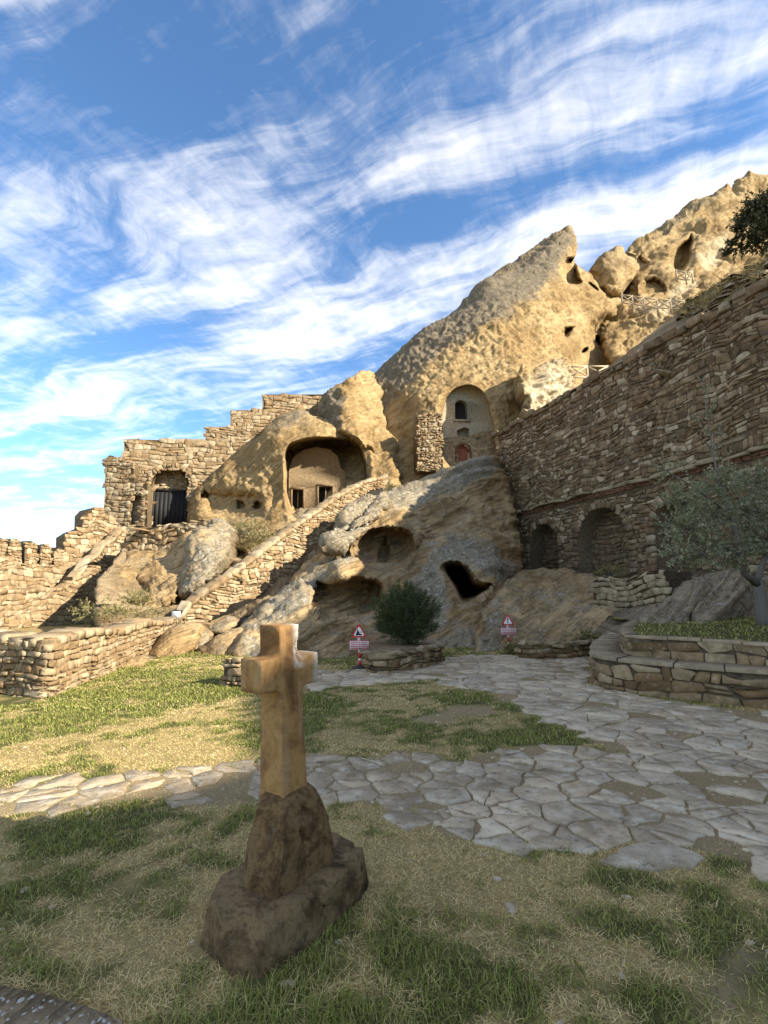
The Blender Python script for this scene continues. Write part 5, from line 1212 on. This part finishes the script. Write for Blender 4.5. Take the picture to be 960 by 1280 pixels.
warning_sign((b2[0], b2[1], 0.01), .96, 'red and white warning sign with exclamation triangle by the cave', 1, -.05)
# small white notice on the low wall
nb = P(220, 768, 14.6); m = MB(); m.box(nb, (.12, .012, .085)); nt = m.obj('notice_plate', M_WHITE, None, label='small white notice plate at the foot of the stair parapet', cat='sign')

# ================================================================ rail fences on the ledges
def rail_fence(pts, n, h, label, rr_=.075):
    pts = np.array(pts, float); t = thing('rail_fence', pts.mean(0), label, 'fence', 'rail fences on the upper ledges')
    L = np.linspace(0, 1, n); q = np.array([[np.interp(s_, np.linspace(0, 1, len(pts)), pts[:, k]) for k in range(3)] for s_ in L])
    for p in q: m = MB(); m.tube([p - [0, 0, .3], p + [0, 0, h]], rr_ * 1.15, 6); m.obj('post', M_RAIL, t)
    for a, b in zip(q[:-1], q[1:]):
        for z in (h * .93, h * .12): m = MB(); m.tube([a + [0, 0, z], b + [0, 0, z]], rr_ * .85, 6); m.obj('rail', M_RAIL, t)
        for z0, z1 in ((.15, .9), (.9, .15)): m = MB(); m.tube([a + [0, -.04, h * z0], b + [0, -.04, h * z1]], rr_ * .7, 6); m.obj('brace', M_RAIL, t)
rail_fence([P(778, 380, 42.5), P(800, 383, 42), P(828, 387, 41.5), P(856, 388, 41)], 6, 1.0, 'long pale rail fence with crossed braces on the upper ledge')
rail_fence([P(713, 474, 33), P(745, 473, 33.5), P(790, 474, 34)], 4, 1.0, 'rail fence just above the top of the long wall')
rail_fence([P(846, 349, 43.5), P(858, 352, 43), P(866, 350, 43)], 3, 1.0, 'shortest rail fence below the skyline crag')

# ================================================================ plants
def leaves(name, pos, nrm_len, wid, mat, parent, seed, green=(.2, 1), direc=None, droop=.2, **kw):
    """one small pointed leaf (two triangles) per position"""
    rng = np.random.default_rng(seed); n = len(pos)
    d = rng.normal(0, 1, (n, 3)) if direc is None else direc + rng.normal(0, .55, (n, 3)); d[:, 2] -= droop; d /= np.linalg.norm(d, axis=1, keepdims=True)
    s_ = np.cross(d, rng.normal(0, 1, (n, 3))); s_ /= np.linalg.norm(s_, axis=1, keepdims=True) + 1e-9
    L = nrm_len * rng.uniform(.6, 1.35, (n, 1)); Wd = wid * rng.uniform(.6, 1.35, (n, 1))
    V = np.stack([pos, pos + d * L * .45 + s_ * Wd, pos + d * L, pos + d * L * .45 - s_ * Wd], 1)
    F = (np.arange(n) * 4)[:, None] + np.array([[0, 1, 2, 3]])
    g = np.repeat(rng.uniform(*green, n), 4); r_ = np.repeat(rng.random(n), 4)
    return mesh_obj(name, V.reshape(-1, 3), [F], mat, parent, {'green': g, 'rnd': r_}, **kw)
def clusters(cl, n, rng, per=26, ln=.3):
    """twigs spreading from lumps: returns leaf positions, directions and twig segments"""
    pos, dr, tw = [], [], []
    w_ = np.array([c[1] ** 2 for c in cl]); w_ = w_ / w_.sum()
    for k in rng.choice(len(cl), n, p=w_):
        c, r_ = np.array(cl[k][0]), cl[k][1]; d = rng.normal(0, 1, 3); d /= np.linalg.norm(d); d[2] = d[2] * .8 + .15
        a = c + d * r_ * rng.uniform(.15, .75); dd = d + rng.normal(0, .35, 3); dd /= np.linalg.norm(dd); b = a + dd * ln * rng.uniform(.6, 1.3)
        t = rng.uniform(0, 1, (per, 1)); pos.append(a + (b - a) * t + rng.normal(0, .012, (per, 3))); dr.append(np.repeat(dd[None], per, 0)); tw.append((a, b))
    return np.vstack(pos), np.vstack(dr), tw
# olive tree on the terrace
rng = np.random.default_rng(8)
ob = P(957, 792, 9.7); oz = float(terrace_z(np.array([ob[0]]), np.array([ob[1]]))[0][0]); ob = np.array([ob[0], ob[1], oz])
olive = thing('olive_tree', ob, 'grey green olive tree growing on the terrace lawn at the right edge', 'tree')
q = lambda x, y, Y: P(x, y, Y)
m = MB()
m.tube([ob - [0, 0, .1], q(953, 765, 9.7), q(951, 742, 9.65), q(946, 726, 9.6)], [.13, .105, .095, .085], 10)
m.tube([q(947, 730, 9.6), q(930, 716, 9.4), q(921, 704, 9.3), q(924, 688, 9.3), q(918, 660, 9.2), q(905, 620, 9.2), q(893, 575, 9.2), q(884, 520, 9.2), q(878, 475, 9.2)], [.075, .065, .06, .045, .038, .028, .018, .010, .005], 8)
m.tube([q(946, 728, 9.6), q(955, 700, 9.7), q(962, 660, 9.8), q(958, 610, 9.8)], [.06, .05, .035, .015], 8)
m.tube([q(921, 702, 9.3), q(900, 690, 9.1), q(870, 676, 9.0), q(845, 664, 8.9)], [.035, .028, .018, .008], 6)
m.tube([q(908, 640, 9.2), q(870, 610, 9.1), q(835, 590, 9.0), q(815, 582, 9.0)], [.025, .018, .010, .004], 6)
m.tube([q(962, 668, 9.8), q(985, 640, 9.9), q(1000, 610, 10)], [.03, .02, .01], 6)
for a, b in (((893, 575), (902, 530)), ((888, 548), (870, 520)), ((884, 525), (895, 500)), ((886, 540), (905, 545)), ((870, 610), (850, 575))):
    m.tube([q(*a, 9.2), q(*b, 9.15)], [.008, .003], 5)
CL = [(q(890, 645, 9.2), .50), (q(935, 645, 9.5), .55), (q(858, 662, 9.0), .38), (q(852, 628, 9.0), .34), (q(915, 688, 9.3), .40), (q(880, 692, 8.95), .34), (q(945, 605, 9.6), .42), (q(895, 606, 9.2), .38), (q(965, 680, 9.6), .5), (q(845, 695, 8.95), .22), (q(985, 620, 9.8), .5), (q(835, 590, 9.0), .16), (q(838, 655, 8.9), .22)]
pos, dr, tw = clusters(CL, 850, rng, 26, .25)
SPR = [((893, 575), (902, 528)), ((888, 548), (868, 518)), ((884, 525), (896, 498)), ((886, 540), (907, 544)), ((884, 520), (878, 472)), ((850, 600), (812, 580)), ((870, 610), (848, 572)), ((893, 575), (885, 540)), ((880, 500), (890, 476)), ((895, 590), (915, 560))]
for a, b in SPR:
    A_, B_ = q(*a, 9.2), q(*b, 9.15); t = rng.uniform(0, 1, (46, 1)); pos = np.vstack([pos, A_ + (B_ - A_) * t + rng.normal(0, .03, (46, 3))]); dr = np.vstack([dr, np.repeat((B_ - A_)[None] / np.linalg.norm(B_ - A_), 46, 0)])
m.obj('trunk', M_BARK, olive, smooth=True)
m = MB()
for a, b in tw[::2]: m.tube([a - (b - a) * .5, b], [.006, .002], 4)
m.obj('twigs', M_BARK, olive, kind='stuff')
leaves('crown', pos, .066, .0105, M_OLIVE, olive, 5, (.0, 1), dr, .05)
# round dark bush
bb = P(508, 822, 11.6); bb[2] = .33
bush = thing('bush', bb, 'dense round dark green bush between the two warning signs', 'bush')
rng = np.random.default_rng(12); nB = 1500; pos, dr = [], []
for k in range(nB):
    d = rng.normal(0, 1, 3); d /= np.linalg.norm(d); d[2] = d[2] * .9 + .1
    lump = 1 + .34 * float(perlin(d[None] * 2.1, 7)[0]) + .16 * float(perlin(d[None] * 5, 8)[0])
    r_ = lump * rng.uniform(.03, 1.0) ** .45; a = np.array([bb[0], bb[1] , bb[2] + .60]) + d * np.array([.68, .60, .70]) * r_
    t = rng.uniform(0, 1, (34, 1)); dd = d + np.array([0, 0, .7]) + rng.normal(0, .25, 3); dd /= np.linalg.norm(dd)
    pos.append(a + dd * .14 * t + rng.normal(0, .02, (34, 3))); dr.append(np.repeat(dd[None], 34, 0))
leaves('foliage', np.vstack(pos), .045, .006, M_BUSH, bush, 6, (0, 1), np.vstack(dr), 0)
m = MB()
for k in range(14):
    a = rng.uniform(0, 6.28); e = np.array([bb[0] + .4 * math.cos(a), bb[1] + .35 * math.sin(a), bb[2] + rng.uniform(.5, 1.1)]); m.tube([bb - [0, 0, .05], (bb + e) / 2 + [0, 0, .1], e], [.03, .02, .008], 5)
m.obj('stem', M_BARK, bush)
# scrub bush on the bank above the wall
def scrub(name, blobs, n, ll, ww, label, cat, seed, mat=M_SCRUB, group=None, per=30, ln=.4):
    rng = np.random.default_rng(seed); c0 = np.mean([b[0] for b in blobs], 0); lowz = min(b[0][2] - b[1] for b in blobs); base = np.array([c0[0], c0[1], lowz])
    t = thing(name, base, label, cat, group); pos, dr, tw = clusters(blobs, n, rng, per, ln)
    leaves('foliage', pos, ll, ww, mat, t, seed, (0, 1), dr, 0)
    m = MB()
    for a, b in tw[::max(1, len(tw) // 14)]: m.tube([base, (base + a) / 2 + [0, 0, .05], a], [ln * .05, ln * .035, ln * .012], 5)
    m.obj('stem', M_BARK, t); return t
scrub('scrub_bush', [(P(945, 268, 19), .7), (P(935, 288, 18.6), .65), (P(960, 262, 19.3), .9), (P(978, 275, 19), 1.1), (P(922, 308, 19), .4), (P(955, 300, 18.5), .7), (P(985, 250, 19.6), 1.0)], 900, .12, .024, 'dark scrub bush on the bank above the long wall', 'bush', 15)
scrub('scrub_bush', [(P(762, 714, 19), .18), (P(752, 716, 19), .15), (P(775, 713, 18.6), .15)], 60, .07, .012, 'low green weed growing inside the middle arch', 'bush', 16, M_WEED, None, 24, .2)
for (x, y, Y, r_, lb, sd) in ((640, 812, 12.6, .13, 'small green weed at the foot of the second sign', 21), (735, 800, 13, .3, 'leafy weed between smooth rock and terrace corner', 22), (122, 768, 16.5, .55, 'yellow green weeds left of the rock face', 23), (172, 752, 18.0, .45, 'green weeds growing below the brown rock face', 24),
                           (145, 772, 15.5, .4, 'dry weeds on top of the low wall', 25), (310, 662, 25, .7, 'dry golden weeds below the cave niches', 26), (325, 672, 24, .5, 'green and gold weeds above the stair parapet', 27), (20, 868, 8.3, .16, 'pale thistle at the shaded wall end', 28), (92, 852, 9.0, .22, 'grassy weeds at the wall foot on the left lawn', 29), (490, 612, 24.5, .22, 'tuft of weeds at the top of the parapet', 30)):
    c = P(x, y, Y); scrub('weed_clump', [(c, r_), (c + [r_ * .7, .1, -.1 * r_], r_ * .7), (c + [-r_ * .6, 0, 0], r_ * .6)], int(50 + 90 * r_), .09, .012, lb, 'weeds', sd, M_WEED, 'weed clumps', 22, r_ * .6)

# ================================================================ grass
def pebble_scatter(name, x, y, z, smin, smax, mat, seed, **kw):
    rng = np.random.default_rng(seed); VV = []; n = len(x)
    for k in range(n):
        a = rng.uniform(0, 6.3); s_ = rng.uniform(smin, smax) * (1 if rng.random() > .1 else 1.8); e = (ico + rng.normal(0, .12, ico.shape)) * [s_ * 1.4, s_, s_ * .6]
        VV.append(np.stack([e[:, 0] * math.cos(a) - e[:, 1] * math.sin(a), e[:, 0] * math.sin(a) + e[:, 1] * math.cos(a), e[:, 2]], -1) + [x[k], y[k], z[k]])
    off = (np.arange(n) * 13)[:, None, None]
    return mesh_obj(name, np.vstack(VV), [(np.array([[j, (j + 1) % 6, 6 + (j + 1) % 6, 6 + j] for j in range(6)])[None] + off).reshape(-1, 4), (np.array([[6 + j, 6 + (j + 1) % 6, 12] for j in range(6)])[None] + off).reshape(-1, 3)], mat, None, {'rnd': np.repeat(rng.random(n), 13)}, kind='stuff', **kw)
rng = np.random.default_rng(77); yy = rng.uniform(1.6, 9, 9000); xx = rng.uniform(-.85, .85, 9000) * yy; dd_, _ = lawn_masks(xx, yy); kk = (rng.random(9000) < (.015 + .16 * dd_)) & ~on_flag(xx, yy)
pebble_scatter('gravel', xx[kk], yy[kk], ground_z(xx[kk], yy[kk]), .006, .018, M_FLAG, 3, label='loose gravel and chips on the bare soil')
def blades(name, x, y, z, h, wd, green, mat, seed, parent=None, **kw):
    rng = np.random.default_rng(seed); n = len(x); a = rng.uniform(0, 2 * math.pi, n); le = rng.uniform(.15, 1.0, n) * h * (1 + 1.6 * (1 - green))
    hh = h * rng.uniform(.45, 1.1, n) * (.55 + .45 * green); b = np.stack([x, y, z], -1); s_ = np.stack([np.cos(a + 1.57), np.sin(a + 1.57), 0 * a], -1) * (wd * rng.uniform(.6, 1.3, n))[:, None]
    d1 = np.stack([np.cos(a) * le * .35, np.sin(a) * le * .35, hh * .65], -1); d2 = np.stack([np.cos(a) * le * 1.1, np.sin(a) * le * 1.1, hh], -1)
    V = np.stack([b - s_, b + s_, b + d1 + s_ * .75, b + d1 - s_ * .75, b + d2], 1).reshape(-1, 3); k = np.arange(n)[:, None] * 5
    return mesh_obj(name, V, [k + np.array([[0, 1, 2, 3]]), k + np.array([[3, 2, 4]])], mat, parent, {'green': np.repeat(green, 5), 'rnd': np.repeat(rng.random(n), 5)}, **kw)
rng = np.random.default_rng(99)
xs_, ys_, hs_, ws_ = [], [], [], []
for (y0, y1, dens, h, wd) in ((1.3, 3.2, 10500, .032, .0017), (3.2, 4.6, 7500, .032, .0021), (4.6, 6.8, 4200, .033, .0031), (6.8, 10, 2000, .035, .005), (10, 14.5, 900, .04, .008)):
    n = int((y1 - y0) * (.80 * (y0 + y1) + 2.8) * dens); yy = rng.uniform(y0, y1, n); xx = rng.uniform(-1, 1, n) * (.80 * yy + 1.4)
    xs_.append(xx); ys_.append(yy); hs_.append(np.full(n, h)); ws_.append(np.full(n, wd))
x, y, h, wd = map(np.concatenate, (xs_, ys_, hs_, ws_))
dirt, green = lawn_masks(x, y)
clump = .55 + .9 * noise2(x * 3.2, y * 3.2, 41, 3)
keep = rng.random(len(x)) < np.clip((1 - dirt * .85) * (.45 + .75 * clump), .10, 1)
keep &= ~on_flag(x, y)
keep &= sdf(tl, x, y)[0] < 0
keep &= ~((sdf(sl, x, y)[0] > -.02))
rel = np.stack([x, y, 0 * x], -1) - CB; keep &= ~((np.abs(rel @ dv) < .43) & (np.abs(rel @ pvv) < .23))
keep &= ~((x < -5.0 - .14 * (y - 7.6)) & (y > 7.2))
x, y, h, wd, green, dirt = [a[keep] for a in (x, y, h, wd, green, dirt)]
g = np.clip((rng.random(len(x)) < (.05 + .95 * sstep(.18, .62, green))) * rng.uniform(.55, 1, len(x)) + rng.normal(0, .08, len(x)), 0, 1)
dlush = sdf(GREEN[1][0], x, y)[0]; h = h * (1 - .35 * (dirt > .5)) * (1 + .7 * sstep(-.2, .3, dlush + .2 * noise2(x * 3, y * 3, 6))) * (.75 + .6 * green)
blades('grass', x, y, ground_z(x, y) - .004, h, wd, g, M_BLADE, 5, kind='stuff', label='short lawn grass, partly green and partly dried to straw', origin=(0, 6, 0))
# turf blades on the terrace and tufts in its joints
n = 26000; x = rng.uniform(tpoly[:, 0].min(), 14, n); y = rng.uniform(tpoly[:, 1].min(), 14, n); z, d = terrace_z(x, y); ok = (d > .04); x, y, z = x[ok], y[ok], z[ok]
blades('terrace_grass', x, y, z - .004, np.full(len(x), .055), np.full(len(x), .007), np.clip(rng.uniform(.3, 1, len(x)), 0, 1), M_BLADE, 6, kind='stuff', label='short green turf on the terrace')
# dry grass on the slope and on the lip of the gate terrace
px_ = np.concatenate([rng.uniform(285, 345, 1500), rng.uniform(185, 262, 900), rng.uniform(120, 215, 900), rng.uniform(430, 500, 250), rng.uniform(845, 990, 5200)])
py_ = np.concatenate([rng.uniform(655, 690, 1500), rng.uniform(650, 657, 900), rng.uniform(760, 778, 900), rng.uniform(600, 612, 250), rng.uniform(290, 400, 5200)])
slope_o = bpy.data.objects['slope']
dg = bpy.context.evaluated_depsgraph_get()
pts_, hh_ = [], []
for a, b in zip(px_, py_):
    r_ = ray(a, b); hit, loc, nr, _, ob_, _ = scene.ray_cast(dg, Vector((0, 0, CAM_H)), Vector(r_).normalized())
    if hit and 12 < loc.y < 31 and abs(nr.z) > .05 and ob_.name in ('slope', 'hillside', 'small_stones', 'wall_core') and (a < 800 or ob_.name == 'hillside'): pts_.append(loc[:]); hh_.append(.012 * loc.y)
hs2 = [p for p in pts_ if p[0] > 5]
if hs2:
    hq = np.array(hs2)[::14]; pebble_scatter('scree', hq[:, 0], hq[:, 1], hq[:, 2], .06, .20, M_WALL, 9, label='loose stones lying on the bank above the long wall')
if pts_:
    q_ = np.array(pts_); blades('dry_grass', q_[:, 0], q_[:, 1], q_[:, 2] - .03, np.array(hh_) * 1.1, np.array(hh_) * np.where(q_[:, 0] > 5, .11, .06), np.clip(rng.normal(.25, .3, len(q_)), 0, 1), M_WEED, 7, kind='stuff', label='dry golden grass on the slope below the gate and caves')
